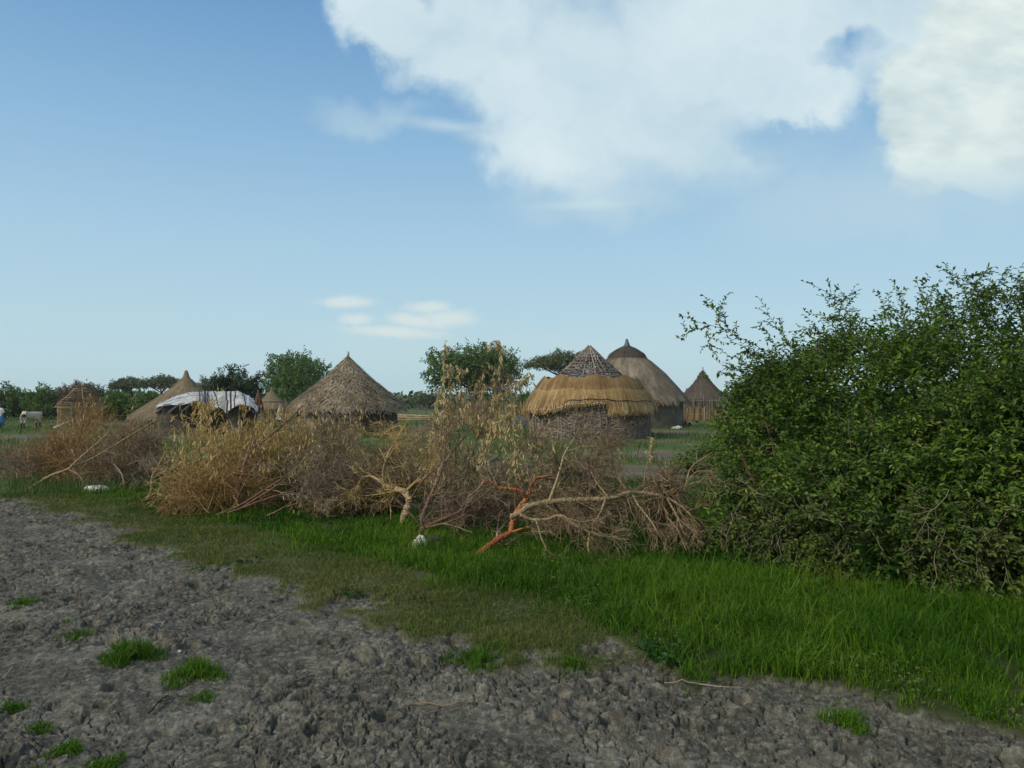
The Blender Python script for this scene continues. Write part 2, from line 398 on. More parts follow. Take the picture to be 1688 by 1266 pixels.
def build_ground():
    ang = np.concatenate([np.linspace(-math.pi, -.80, 40, endpoint=False), np.linspace(-.80, .80, 1350), np.linspace(.80, math.pi, 41)[1:-1]])
    r = np.concatenate([[.25, .6, 1.0, 1.4], np.exp(np.linspace(math.log(1.8), math.log(30), 1150)), np.exp(np.linspace(math.log(30), math.log(4500), 90))[1:]])
    A, R = np.meshgrid(ang, r)
    X = R * np.sin(A); Y = R * np.cos(A)
    Z = ground_z(X, Y)
    mud = mudmask(X, Y); lush = lushmask(X, Y); dirt = dirtmask(X, Y); rel = mud_relief(X, Y)
    nr, na = A.shape
    idx = np.arange(nr * na).reshape(nr, na)
    a, b = idx[:-1], idx[1:]
    F = np.stack([a, b, np.roll(b, -1, 1), np.roll(a, -1, 1)], -1).reshape(-1, 4)
    mb = MB(); V = np.stack([X, Y, Z], -1).reshape(-1, 3)
    mb.add(V, F, 0.5)
    mb.add([[0, 0, 0]], np.zeros((0, 4), int))
    c = nr * na
    mb.more(np.stack([np.full(na, c), idx[0], np.roll(idx[0], -1)], -1), 0)
    ex = lambda q: np.concatenate([q.ravel(), [q.ravel()[0]]])
    m, nt, nd, lk = newmat('ground_soil')
    out = nd.new('ShaderNodeOutputMaterial'); bs = nd.new('ShaderNodeBsdfPrincipled'); bs.inputs['Roughness'].default_value = .95; bs.inputs['Specular IOR Level'].default_value = .15
    geo = nd.new('ShaderNodeNewGeometry')
    def noise(sc, det=5, rough=.6):
        n = nd.new('ShaderNodeTexNoise'); n.inputs['Scale'].default_value = sc; n.inputs['Detail'].default_value = det; n.inputs['Roughness'].default_value = rough
        lk.new(geo.outputs['Position'], n.inputs['Vector']); return n.outputs['Fac']
    def attr(n):
        a = nd.new('ShaderNodeAttribute'); a.attribute_name = n; return a.outputs['Fac']
    def mix(f, a, b):
        x = nd.new('ShaderNodeMix'); x.data_type = 'RGBA'; x.clamp_factor = True
        if isinstance(f, float): x.inputs['Factor'].default_value = f
        else: lk.new(f, x.inputs['Factor'])
        lk.new(a, x.inputs['A']); lk.new(b, x.inputs['B']); return x.outputs['Result']
    def rp(f, st):
        r_ = ramp(nd, st); lk.new(f, r_.inputs['Fac']); return r_.outputs['Color']
    # dried crust is pale, fresh-turned clods are dark grey
    mud_a = rp(noise(1.6, 6, .65), [(.34, (.048, .047, .041)), (.5, (.110, .107, .090)), (.64, (.245, .238, .20))])
    mud_b = rp(noise(19, 7, .75), [(.35, (.036, .036, .032)), (.50, (.135, .131, .112)), (.64, (.42, .41, .35))])
    mudc = mix(.5, mud_a, mud_b)
    dryc = rp(noise(3.5), [(.3, (.07, .085, .03)), (.7, (.13, .135, .07))])
    lushc = rp(noise(3), [(.3, (.03, .045, .012)), (.7, (.07, .085, .03))])
    grc = mix(attr('lush'), dryc, lushc)
    farc = rp(noise(.35), [(.3, (.06, .11, .025)), (.55, (.10, .15, .04)), (.75, (.17, .165, .08))])
    dirtc = rp(noise(1.2), [(.3, (.12, .105, .075)), (.7, (.22, .19, .145))])
    c1 = mix(attr('far'), grc, farc)
    c1 = mix(attr('dirt'), c1, dirtc)
    c1 = mix(attr('mud'), c1, mudc)
    lk.new(c1, bs.inputs['Base Color'])
    bp = nd.new('ShaderNodeBump'); bp.inputs['Strength'].default_value = .9; bp.inputs['Distance'].default_value = .014
    lk.new(noise(75, 6, .65), bp.inputs['Height']); lk.new(bp.outputs['Normal'], bs.inputs['Normal'])
    lk.new(bs.outputs[0], out.inputs[0])
    o = mb.build('ground', m, smooth=True, attrs={'mud': ex(mud), 'lush': ex(lush), 'dirt': ex(dirt), 'far': ex(sstep(13, 20, R))})
    tag(o, None, None, kind='structure')
build_ground()

def gz(p):
    return float(ground_z(np.array([p[0]]), np.array([p[1]]))[0])

# ------------------------------------------------------------------ grass
def blades(mb, x, y, z, h, w, rng, lean=.35, rnd=None):
    n = len(x)
    b = np.stack([x, y, z - .01], 1)
    az = rng.uniform(0, 2 * math.pi, n); ld = np.stack([np.cos(az), np.sin(az), 0 * az], 1)
    az2 = rng.uniform(0, 2 * math.pi, n); sd = np.stack([np.cos(az2), np.sin(az2), 0 * az], 1) * (w / 2)[:, None]
    le = rng.uniform(.1, 1, n) ** 1.3 * lean * 2
    up = np.array([0, 0, 1.0])
    hh = h[:, None]; L = ld * le[:, None]
    m1 = b + up * hh * .42 + L * hh * .10; m2 = b + up * hh * .78 + L * hh * .42
    tip = b + up * hh * (1 - .28 * le[:, None]) + L * hh * .95
    V = np.stack([b - sd, b + sd, m1 - sd * .9, m1 + sd * .9, m2 - sd * .6, m2 + sd * .6, tip], 1)
    i = np.arange(n * 7).reshape(n, 7)
    if rnd is None: rnd = rng.rand(n)
    base = mb.n
    mb.add(V.reshape(-1, 3), np.concatenate([i[:, [0, 1, 3, 2]], i[:, [2, 3, 5, 4]]]), np.repeat(rnd, 7))
    mb.more(i[:, [4, 5, 6]], base)

def build_grass():
    rng = np.random.RandomState(3)
    N = 560000
    a = rng.uniform(-.84, .84, N); r = rng.uniform(3.2, 15.5, N)
    x = r * np.sin(a); y = r * np.cos(a)
    mud = mudmask(x, y); lush = lushmask(x, y); dirt = dirtmask(x, y)
    cl = fbm(x * 2.4, y * 2.4, 3, 120); cl2 = fbm(x * .8, y * .8, 3, 133)
    # lush
    cl3 = fbm(x * 5.5, y * 5.5, 3, 151); isl = rng.rand(N) < lush
    ok = isl & (rng.rand(N) < ((1 - mud) ** 1.6 + .035 * (mudmask(x, y + .45) < .6)) * (1 - .9 * dirt) * sstep(.30, .52, cl3 * .6 + cl * .4))
    X, Y = x[ok], y[ok]; n = len(X)
    Z = ground_z(X, Y)
    side = sstep(-.2, 2.5, X) * .048 * sstep(3.9, 4.6, Y)
    edge = np.interp(X, EDGE[:, 0], EDGE[:, 1]); near = sstep(0, 1.2, Y - edge)
    h = (.010 + .085 * cl[ok] + side + .075 * cl2[ok]) * rng.uniform(.35, 1.5, n) * (.45 + .55 * near) * (.7 + .3 * lush[ok]); h *= np.where(rng.rand(n) < .05, 1.7, 1)
    h *= (.45 + 1.1 * cl3[ok]) * np.where(Y > 9.5, .8, 1.0)
    w = .0045 * rng.uniform(.7, 1.5, n) * (r[ok] / 4.5) ** .55
    rr = np.clip(rng.normal(.40, .22, n) + (cl2[ok] - .5) * 2.0 + (.5 - cl3[ok]) * .9, 0, .93); rr[rng.rand(n) < .03 + .10 * (cl3[ok] < .42)] = 1
    mb = MB(); blades(mb, X, Y, Z, h, w, rng, .62, rr)
    # coarse clumps that stand above the rest
    nc = 150; cx = rng.uniform(-1.5, 5, nc); cy = np.interp(cx, DRY[:, 0], DRY[:, 1]) + rng.uniform(.1, 3.2, nc); q = np.repeat(np.arange(nc), 46); nn = len(q)
    X2 = cx[q] + rng.normal(0, .07, nn); Y2 = cy[q] + rng.normal(0, .07, nn); k2 = rng.rand(nn) < 1 - mudmask(X2, Y2); X2, Y2, q = X2[k2], Y2[k2], q[k2]; nn = len(X2)
    hc = rng.uniform(.10, .24, nc)[q] * rng.uniform(.5, 1.2, nn) * (.6 + .4 * sstep(-1, 2, X2)); blades(mb, X2, Y2, ground_z(X2, Y2), hc, rng.uniform(.005, .009, nn), rng, .8, np.clip(rng.uniform(.1, .9, nc)[q] + rng.normal(0, .1, nn), 0, 1))
    o = mb.build('grass', M['grass']); tag(o, 'lush green grass along the foot of the brush hedge', 'grass', kind='stuff')
    # short dry
    ok = (~isl) & (rng.rand(N) < (1 - mud) ** 1.5 * sstep(.15, .42, cl))
    X, Y = x[ok], y[ok]; n = len(X); Z = ground_z(X, Y)
    h = (.018 + .05 * cl[ok]) * rng.uniform(.5, 1.5, n)
    w = .0042 * rng.uniform(.7, 1.5, n) * (r[ok] / 4.5) ** .55
    rr = np.clip(rng.normal(.45, .22, n) + (cl2[ok] - .5), 0, 1)
    mb = MB(); blades(mb, X, Y, Z, h, w, rng, .8, rr)
    o = mb.build('short_grass', M['grass_dry']); tag(o, 'short trampled olive grass between the mud and the green verge', 'grass', kind='stuff')
    # far
    N2 = 120000
    a = rng.uniform(-.86, .86, N2); r = np.exp(rng.uniform(math.log(14.5), math.log(75), N2))
    x = r * np.sin(a); y = r * np.cos(a)
    cl = fbm(x * .5, y * .5, 4, 220)
    ok = rng.rand(N2) < (1 - mudmask(x, y)) * (1 - dirtmask(x, y)) * sstep(.3, .6, cl)
    X, Y = x[ok], y[ok]; n = len(X); Z = ground_z(X, Y)
    h = (.10 + .18 * cl[ok]) * rng.uniform(.5, 1.5, n); w = .014 * (r[ok] / 20) ** .8 * rng.uniform(.7, 1.4, n)
    mb = MB(); blades(mb, X, Y, Z, h, w, rng, .5, np.clip(rng.normal(.5, .25, n), 0, 1))
    o = mb.build('meadow_grass', M['grass_far']); tag(o, 'rough green grass of the yards around the huts', 'grass', kind='stuff')
build_grass()

def ground_leaves():
    rng = np.random.RandomState(44); N = 46000
    a = rng.uniform(-.8, .8, N); r = rng.uniform(3.4, 12, N); x = r * np.sin(a); y = r * np.cos(a)
    c = fbm(x * 1.9, y * 1.9, 3, 171)
    ok = rng.rand(N) < (1 - mudmask(x, y)) ** .7 * sstep(.52, .62, c)
    x, y, c = x[ok], y[ok], c[ok]; n = len(x); z = ground_z(x, y) + rng.uniform(.005, .07, n) * (.5 + lushmask(x, y))
    ax = rng.normal(0, 1, (n, 3)); ax[:, 2] *= .25
    mb = MB(); leafs(mb, np.stack([x, y, z], 1), ax, np.array([0, 0, 1.0]) + rng.normal(0, .45, (n, 3)), rng.uniform(.012, .034, n), rng.uniform(.008, .020, n), rng.rand(n), .15)
    o = mb.build('ground_weeds', M['leaf_olive']); tag(o, 'small broad leaved herbs scattered through the verge', 'weeds', kind='stuff')
ground_leaves()

def tuft(px, py, wpx, hh, n, label, dens=1.0, seed=0):
    rng = np.random.RandomState(500 + seed + int(px))
    g = G(px, py); rad = wpx / 2 / FPX * g[1]
    t = rng.rand(n) ** .6; a = rng.uniform(0, 2 * math.pi, n)
    lob = .7 + .3 * np.sin(a * 3 + seed) + .15 * np.sin(a * 5 + 2 * seed)
    x = g[0] + t * np.cos(a) * rad * lob; y = g[1] + t * np.sin(a) * rad * lob * 1.15
    z = ground_z(x, y)
    h = hh * rng.uniform(.5, 1.25, n) * (1.05 - .55 * t); w = rng.uniform(.004, .0075, n)
    mb = MB(); blades(mb, x, y, z, h, w, rng, .75, np.clip(rng.normal(.5, .2, n), 0, .9))
    o = mb.build('grass_tuft', M['grass'])
    tag(o, label, 'grass tuft', 'green grass tufts growing in the mud')
tuft(215, 1078, 112, .13, 900, 'biggest dense green grass tuft in the middle of the left mud', seed=1)
tuft(322, 1108, 125, .11, 800, 'wide spreading green tuft just below and right of the biggest one', seed=2)
tuft(335, 1143, 60, .06, 160, 'thin low sprig tuft at the foot of the wide spreading tuft', seed=3)
tuft(128, 1044, 75, .06, 260, 'small flat tuft up and left of the biggest tuft', seed=4)
tuft(38, 992, 60, .08, 260, 'farthest upright green tuft near the left edge of the mud', seed=5)
tuft(105, 1022, 50, .035, 110, 'faint low tuft between the farthest tuft and the small flat tuft', seed=6)
tuft(20, 1163, 60, .06, 240, 'tuft on the smooth pale mud at the left edge of the picture', seed=7)
tuft(66, 1193, 55, .05, 170, 'small narrow tuft in a dent right of the pale smooth mud', seed=8)
tuft(110, 1228, 68, .06, 330, 'yellow green tuft second from the bottom left corner', seed=9)
tuft(170, 1258, 90, .07, 420, 'dark green tuft cut by the lower picture edge on the left', seed=10)
tuft(35, 1268, 70, .05, 230, 'low tuft in the very bottom left corner', seed=11)
tuft(1395, 1200, 92, .10, 420, 'single bright tuft standing in the mud below the bush', seed=12)
tuft(330, 936, 80, .05, 260, 'flat dark green tuft at the mud edge below the gold brush', seed=13)
tuft(292, 918, 60, .05, 200, 'small flat tuft just behind the flat dark one at the mud edge', seed=14)
tuft(945, 1104, 70, .06, 330, 'rounded tuft at the mud edge in the middle of the picture', seed=15)
tuft(400, 1190, 90, .03, 60, 'few thin scattered blades on the mud left of centre', seed=16)
tuft(1625, 1195, 90, .06, 190, 'sparse tuft on the mud at the right edge of the picture', seed=17)
tuft(790, 1088, 130, .09, 700, 'dark grass clump bulging from the verge over the mud', seed=18)

# broad-leaved weeds
def weed(px, py, wpx, n, hh, label, leafL=.05, mat='leaf_vine', seed=0):
    rng = np.random.RandomState(900 + seed + int(px)); g = G(px, py); rad = wpx / 2 / FPX * g[1]
    root = thing('weed', (g[0], g[1], gz(g)), label, 'weed', 'broad leaved weeds in the verge')
    ns = max(4, n // 12)
    st = np.stack([g[0] + rng.normal(0, rad * .35, ns), g[1] + rng.normal(0, rad * .35, ns), np.full(ns, gz(g))], 1)
    d = np.stack([rng.normal(0, .6, ns), rng.normal(0, .6, ns), np.ones(ns)], 1)
    Pm = walk(st, d, rng.uniform(.6, 1.2, ns) * hh, 6, .18, 0, rng)
    mb = MB(); tubes(mb, Pm, np.full((ns, 6), .003), 3, rng=rng); mb.build('stem', M['leaf_vine'], root)
    k = 12; i = np.repeat(np.arange(ns), k); t = rng.uniform(.2, 1, len(i)) * 4.999; i0 = t.astype(int); f = (t - i0)[:, None]
    pos = Pm[i, i0] * (1 - f) + Pm[i, i0 + 1] * f
    ax = rng.normal(0, 1, pos.shape); ax[:, 2] = np.abs(ax[:, 2]) * .3
    mb = MB(); leafs(mb, pos, ax, np.array([0, 0, 1.0]) + rng.normal(0, .3, pos.shape), leafL * rng.uniform(.6, 1.2, len(i)), leafL * .6, rng.rand(len(i)), .15)
    mb.build('leaves', M[mat], root)
weed(1100, 1092, 130, 130, .11, 'dark leafy weed at the mud edge right of centre', .045, seed=1)
weed(580, 985, 70, 110, .09, 'low dark weed on the mud edge left of the centre tuft', .03, seed=2)
weed(405, 932, 80, 90, .08, 'flat weed in the olive grass near the flat mud edge tufts', .03, seed=3)
weed(700, 995, 60, 80, .07, 'small pale weed in the dry grass below the white rag', .025, 'leaf_olive', seed=4)
weed(980, 1010, 80, 90, .10, 'olive weed in the dry verge below the pale branch', .03, 'leaf_olive', seed=5)
weed(1455, 985, 120, 190, .38, 'vine with broad dark leaves at the foot of the bush', .10, seed=6)
weed(1390, 1010, 70, 60, .22, 'small broad leaved vine left of the larger one under the bush', .08, seed=7)
weed(740, 868, 60, 120, .20, 'leafy weed behind the fork of the brown branch', .05, seed=8)
weed(1165, 925, 60, 90, .25, 'bright leafy weed left of the green bush', .05, seed=9)

# ------------------------------------------------------------------ the brush hedge of cut branches
def pxl(pts):
    return np.array([P(*p) for p in pts])

def dead_bush(name, label, cx, half, top, base, d, mat, seed, mains=20, c1=13, c2=9, podfrac=0, podmat='pods', depth=.9, butt=None, tw=1.0, group='cut dead brush heaped along the hedge', stems=(), podz=0., lmul=1.0, cat='dead brush', r0=.012):
    """a heaped dead bush: arcs fan from the butt over a dome, twigs on the arcs; stems are explicit main boughs"""
    rng = np.random.RandomState(seed)
    c = P(cx, base, d); zt = P(cx, top, d)[2]; hw = half / FPX * d
    gb = np.array([c[0], d, 0.0]); gb[2] = gz(gb)
    root = thing(name, gb, label, cat, group)
    mains = int(mains * (1.2 if podfrac > .5 else .9)); podfrac = podfrac * 1.7
    k = 9
    bt = P(*butt) if butt is not None else None
    az = rng.uniform(0, 2 * math.pi, mains); el = np.arccos(rng.uniform(-.05, 1, mains) ** .8)
    end = np.stack([c[0] + hw * np.sin(el) * np.cos(az), d + depth * np.sin(el) * np.sin(az), zt * np.cos(el) * rng.uniform(.55, 1.12, mains)], 1)
    end[:, 2] = np.maximum(end[:, 2], .12)
    if bt is None:
        st = np.stack([c[0] + rng.normal(0, hw * .35, mains), d + rng.normal(0, depth * .3, mains), rng.uniform(0, .08, mains)], 1)
    else:
        st = bt[None] + rng.normal(0, .07, (mains, 3)) * np.array([1.3, 1, .3])
        st[:, 2] = np.maximum(st[:, 2], .0)
    mid = (st + end) / 2 + rng.normal(0, .12, (mains, 3)) * hw; mid[:, 2] = np.maximum(mid[:, 2] + zt * .18, .1)
    t = np.linspace(0, 1, k)[None, :, None]
    Pm = (1 - t) ** 2 * st[:, None] + 2 * t * (1 - t) * mid[:, None] + t ** 2 * end[:, None]
    Pm[:, 1:-1] += rng.normal(0, .028, (mains, k - 2, 3))
    Rm = r0 * rng.uniform(.5, 1.5, mains)[:, None] * np.linspace(1, .35, k)[None]
    mb = MB(); tubes(mb, Pm, Rm, 5, rng=rng)
    L = (hw + zt) * .5 * lmul
    P1, R1 = kids(Pm, Rm, c1, .12, 1, (L * .28, L * .75), (.35, 1.1), 7, .15, .00, rng, .55)
    R1 = np.maximum(R1, .0034 * tw)
    P2, R2 = kids(P1, R1, c2, .1, 1, (L * .14, L * .42), (.5, 1.35), 5, .16, -.03, rng, .7)
    R2 = np.maximum(R2, .0023 * tw)
    def clip(Q, RR, s=1.22):
        e = Q[:, -1]; q = ((e[:, 0] - c[0]) / (hw * s)) ** 2 + ((e[:, 1] - d) / (depth * s * 1.3)) ** 2 + (e[:, 2] / (zt * s)) ** 2
        ok = (q < 1) | (rng.rand(len(q)) < .14)
        return Q[ok], RR[ok]
    P1c, R1c = clip(P1, R1, 1.2); P2, R2 = clip(P2, R2)
    tubes(mb, P1c, R1c, 3, rng=rng); tubes(mb, P2, R2, 3, rng=rng)
    nst = 16; a_ = rng.randint(0, mains, nst); s0 = Pm[a_, rng.randint(0, 4, nst)] + rng.normal(0, .05, (nst, 3)); s1 = Pm[rng.randint(0, mains, nst), -1] * np.array([1, 1, .95]) + rng.normal(0, .12, (nst, 3))
    s0[:, 2] = np.maximum(s0[:, 2], .03); s1[:, 2] = np.maximum(s1[:, 2], .1); tt = np.linspace(0, 1, 7)[None, :, None]; Q = s0[:, None] + (s1 - s0)[:, None] * tt; Q[:, 1:-1] += rng.normal(0, .02, (nst, 5, 3))
    if tw < 2: tubes(mb, Q, rng.uniform(.005, .012, nst)[:, None] * np.linspace(1, .4, 7)[None], 5, rnd=rng.uniform(.5, 1, nst), rng=rng)
    mb.build('twigs', M[mat], root)
    for (pts, ra, rb, mt) in stems:
        bough(root, pts, ra, rb, mt, rng)
    if podfrac:
        pods_on(root, P2, rng, podfrac, podmat, podz)
    return root

def pods_on(root, Q, rng, per, podmat, zlo=0., L=(.06, .12), name='dry_leaves', W=.020):
    n = int(len(Q) * per); i = rng.randint(0, len(Q), n); k = Q.shape[1]
    t = rng.uniform(.2, 1, n) * (k - 1.001); i0 = t.astype(int); f = (t - i0)[:, None]
    pos = Q[i, i0] * (1 - f) + Q[i, i0 + 1] * f
    pos = pos[pos[:, 2] > zlo + rng.normal(0, .15, n)]; n = len(pos)
    ax = rng.normal(0, .38, (n, 3)) + np.array([0, 0, -1.0])
    mb = MB(); leafs(mb, pos, ax, rng.normal(0, 1, (n, 3)), rng.uniform(L[0], L[1], n), W * rng.uniform(.6, 1.3, n), rng.rand(n), .2)
    mb.build(name, M[podmat], root)

def bough(root, pts, ra, rb, mat, rng, k=None, sides=8, name='bough'):
    q = resample(pxl(pts), k or max(16, 9 * len(pts)))
    kk = len(q); q[1:-1] += rng.normal(0, ra * .10, (kk - 2, 3))
    rr = np.linspace(ra, rb, kk) * (1 + rng.normal(0, .07, kk) + .25 * (rng.rand(kk) < .05))
    mb = MB(); tubes(mb, q[None], rr[None], sides, rng=rng, caps=True)
    mb.build(name, M[mat], root, smooth=True)
    return q, rr

def branch(name, label, boughs, seed, mat, twmat, c0=10, c1=6, c2=5, lens=(.25, .7), group='cut boughs dragged into the hedge', pods=0, podmat='pods_pale', t0=.35, droop=0., podlen=(.05, .10), tw=.0022, up=0., cat='cut branch', ang=(.4, 1.1)):
    """an explicit cut bough: main limbs traced in space, finer growth on them"""
    rng = np.random.RandomState(seed)
    g = P(*boughs[0][0][0]); root = thing(name, (g[0], g[1], 0), label, cat, group)
    mbt = MB(); allq = []
    for j, b in enumerate(boughs):
        pts, ra, rb = b[:3]; mt = b[3] if len(b) > 3 else mat
        q, rr = bough(root, pts, ra, rb, mt, rng)
        L = np.linalg.norm(q[-1] - q[0])
        if c0 and len(b) < 5:
            n = max(2, int(c0 * L))
            P1, R1 = kids(q[None], rr[None], n, t0, 1, lens, ang, 8, .16, droop, rng, .5, up=up)
            R1 = np.maximum(R1, tw * 1.4); tubes(mbt, P1, R1, 4, rng=rng)
            P2, R2 = kids(P1, R1, c1, .15, 1, (lens[0] * .5, lens[1] * .6), (.35, 1.1), 6, .2, droop, rng, .6)
            R2 = np.maximum(R2, tw); tubes(mbt, P2, R2, 3, rng=rng)
            allq.append(P2)
            if c2:
                P3, R3 = kids(P2, R2, c2, .2, 1, (lens[0] * .3, lens[1] * .35), (.35, 1.1), 5, .2, droop, rng, .8)
                R3 = np.maximum(R3, tw * .8); tubes(mbt, P3, R3, 3, rng=rng)
                if pods: allq.append(P3[:, ::1][:, :5])
    if mbt.n: mbt.build('twigs', M[twmat], root)
    if pods:
        for q in allq[:1] if not c2 else allq:
            pass
        Q = allq[0] if len(allq) == 1 else np.concatenate([resample_stack(a, 5) for a in allq])
        pods_on(root, Q, rng, pods, podmat, 0, podlen)
    return root

def resample_stack(a, k):
    i = np.linspace(0, a.shape[1] - 1, k).round().astype(int); return a[:, i]

# left end
dead_bush('brush_heap', 'low rust brown brush heap at the far left end of the hedge', 80, 85, 708, 782, 15.6, 'twig_wine', 11, 22, 14, 10, depth=1.0)
dead_bush('brush_heap', 'golden brown brush heap in front of the bare hut frame', 152, 95, 674, 782, 15.4, 'twig_rust', 12, 30, 14, 10, podfrac=.20, depth=1.1, podz=.9)
dead_bush('brush_heap', 'grey brown brush heap left of the tall gold heap', 222, 72, 668, 797, 14.6, 'twig_brown', 13, 28, 14, 10, podfrac=.07, depth=1.0, podz=.9)
dead_bush('brush_heap', 'low grey twig heap on the green at the left picture edge', 8, 45, 715, 775, 17.0, 'twig_grey', 14, 8, 9, 7, depth=.8)
branch('cut_branch', 'long pale pole leaning up to the right at the left end of the hedge',
       [([(45, 808, 13.9), (80, 786, 13.7), (113, 773, 13.6), (150, 757, 13.6), (200, 727, 13.7), (262, 690, 13.9)], .028, .010), ([(113, 773, 13.6), (135, 752, 13.5), (165, 726, 13.5), (185, 705, 13.5)], .018, .007),
        ([(113, 774, 13.6), (128, 782, 13.5), (138, 795, 13.4)], .008, .004)], 21, 'bark_pale', 'twig_grey', c0=5, c1=4, c2=3, lens=(.2, .5))
branch('dead_sapling', 'short pale stump with bare limbs behind the long leaning pole',
       [([(136, 800, 14.6), (134, 780, 14.6), (130, 765, 14.6), (118, 740, 14.6)], .045, .012), ([(133, 775, 14.6), (150, 755, 14.5), (160, 735, 14.5)], .018, .008)], 22, 'bark_pale', 'twig_grey', c0=6, c1=4, c2=0, lens=(.2, .5), cat='dead sapling')
branch('cut_branch', 'black forked bough on the ground beside the white bag',
       [([(180, 812, 13.2), (205, 800, 13.3), (235, 770, 13.4), (262, 745, 13.5)], .022, .008), ([(205, 799, 13.3), (200, 780, 13.3), (185, 762, 13.4)], .014, .006, 'bark_pale')], 23, 'bark_dark', 'twig_grey', c0=6, c1=5, c2=3, lens=(.2, .6))
branch('cut_branch', 'thin crooked grey bough left of the tall gold heap',
       [([(234, 830, 12.2), (248, 812, 12.2), (251, 785, 12.2), (262, 765, 12.3), (272, 745, 12.4)], .018, .007)], 24, 'bark_pale', 'twig_grey', c0=8, c1=6, c2=3, lens=(.2, .6))
branch('cut_branch', 'pair of grey poles lying in front of the tall gold heap',
       [([(234, 830, 12.0), (262, 808, 12.0), (300, 783, 12.1), (340, 765, 12.2)], .022, .009), ([(262, 833, 11.6), (290, 815, 11.7), (315, 800, 11.9)], .015, .006), ([(268, 800, 11.8), (285, 820, 11.7)], .010, .006)], 25, 'bark_brown', 'twig_gold', c0=4, c1=5, c2=2, lens=(.2, .5))

# the tall gold heap with hanging dry leaves
dead_bush('brush_heap', 'tall golden brush heap covered in hanging dry leaves below the white tarp', 356, 102, 666, 845, 11.6, 'twig_gold', 31, 24, 13, 9, podfrac=1.35, podz=.80, depth=1.1, butt=(372, 850, 11.0), r0=.014)
dead_bush('brush_heap', 'rust coloured twig mass low in front of the tall golden heap', 362, 88, 755, 848, 10.9, 'twig_rust', 32, 17, 13, 9, depth=.6, podfrac=.03)
dead_bush('brush_heap', 'golden leafy brush between the tall gold heap and the large hut', 470, 72, 674, 830, 12.2, 'twig_gold', 33, 20, 11, 8, podfrac=1.5, podz=.75, depth=.8, lmul=1.1)
branch('cut_branch', 'brown bough leaning up and right in front of the large thatched hut',
       [([(375, 853, 10.6), (388, 838, 10.6), (397, 790, 10.7), (412, 745, 10.8), (440, 722, 10.9), (470, 697, 11.0), (500, 668, 11.1)], .030, .009),
        ([(394, 815, 10.6), (410, 785, 10.6), (420, 765, 10.7)], .014, .006)], 34, 'bark_brown', 'twig_brown', c0=5, c1=5, c2=4, lens=(.2, .6), pods=.35, podmat='pods')
branch('cut_branch', 'dark fan of long straight rods lying low toward the brown heap',
       [([(355, 850, 10.4), (392, 835, 10.5), (440, 805, 10.6), (500, 765, 10.8), (560, 720, 11.0)], .020, .006), ([(375, 846, 10.3), (440, 822, 10.4), (510, 800, 10.5), (570, 770, 10.7)], .014, .005),
        ([(400, 836, 10.5), (470, 790, 10.6), (530, 730, 10.9), (565, 700, 11.1)], .014, .005)], 35, 'bark_brown', 'twig_grey', c0=9, c1=7, c2=5, lens=(.3, .9), pods=.25, podmat='pods', ang=(.2, .7))
branch('cut_branch', 'thin grey rod lying in the grass under the brown heap',
       [([(440, 850, 10.2), (480, 833, 10.3), (530, 818, 10.4), (575, 800, 10.6)], .013, .005), ([(450, 847, 10.2), (500, 815, 10.3), (545, 775, 10.6)], .010, .004)], 36, 'bark_brown', 'twig_grey', c0=8, c1=7, c2=4, lens=(.25, .8), ang=(.2, .8))
dead_bush('brush_heap', 'brown leafy brush in front of the left side of the large hut', 548, 75, 700, 815, 12.6, 'twig_brown', 37, 14, 11, 8, podfrac=.9, podz=.70, depth=.8)
# brown heap with the pale crooked trunk
dead_bush('brush_heap', 'wide brown twig heap around the pale crooked trunk', 625, 108, 716, 850, 11.2, 'twig_brown', 38, 22, 13, 9, depth=1.0, butt=(668, 835, 10.9), podfrac=.04, podz=1.0)
dead_bush('brush_heap', 'yellow brown drooping twig mass left of the pale crooked trunk', 572, 62, 775, 858, 10.9, 'twig_gold', 39, 14, 13, 9, depth=.45, butt=(640, 805, 10.9))
dead_bush('brush_heap', 'ochre twig heap right behind the pale crooked trunk', 690, 62, 720, 845, 11.8, 'twig_gold', 40, 15, 13, 9, depth=.8)
branch('dead_tree', 'pale thick crooked trunk standing in the brown brush heap',
       [([(665, 862, 9.55), (668, 845, 9.55), (676, 828, 9.60), (668, 812, 9.65), (650, 805, 9.70), (632, 801, 9.75)], .052, .034),
        ([(632, 801, 9.75), (632, 775, 9.75), (635, 758, 9.75), (626, 740, 9.85)], .022, .008), ([(640, 803, 9.75), (625, 792, 9.75), (612, 785, 9.85), (598, 786, 9.85)], .022, .008, 'bark_pale'),
        ([(634, 764, 9.75), (648, 742, 9.85), (664, 718, 9.95)], .014, .006), ([(677, 825, 9.60), (684, 812, 9.55), (695, 795, 9.55), (720, 770, 9.55), (735, 755, 9.65)], .016, .006, 'bark_brown'), ([(676, 820, 9.65), (675, 790, 9.75), (673, 765, 9.85)], .012, .005, 'bark_brown')],
       41, 'bark_pale', 'twig_gold', c0=9, c1=7, c2=4, lens=(.25, .8), droop=-.03, cat='dead tree')
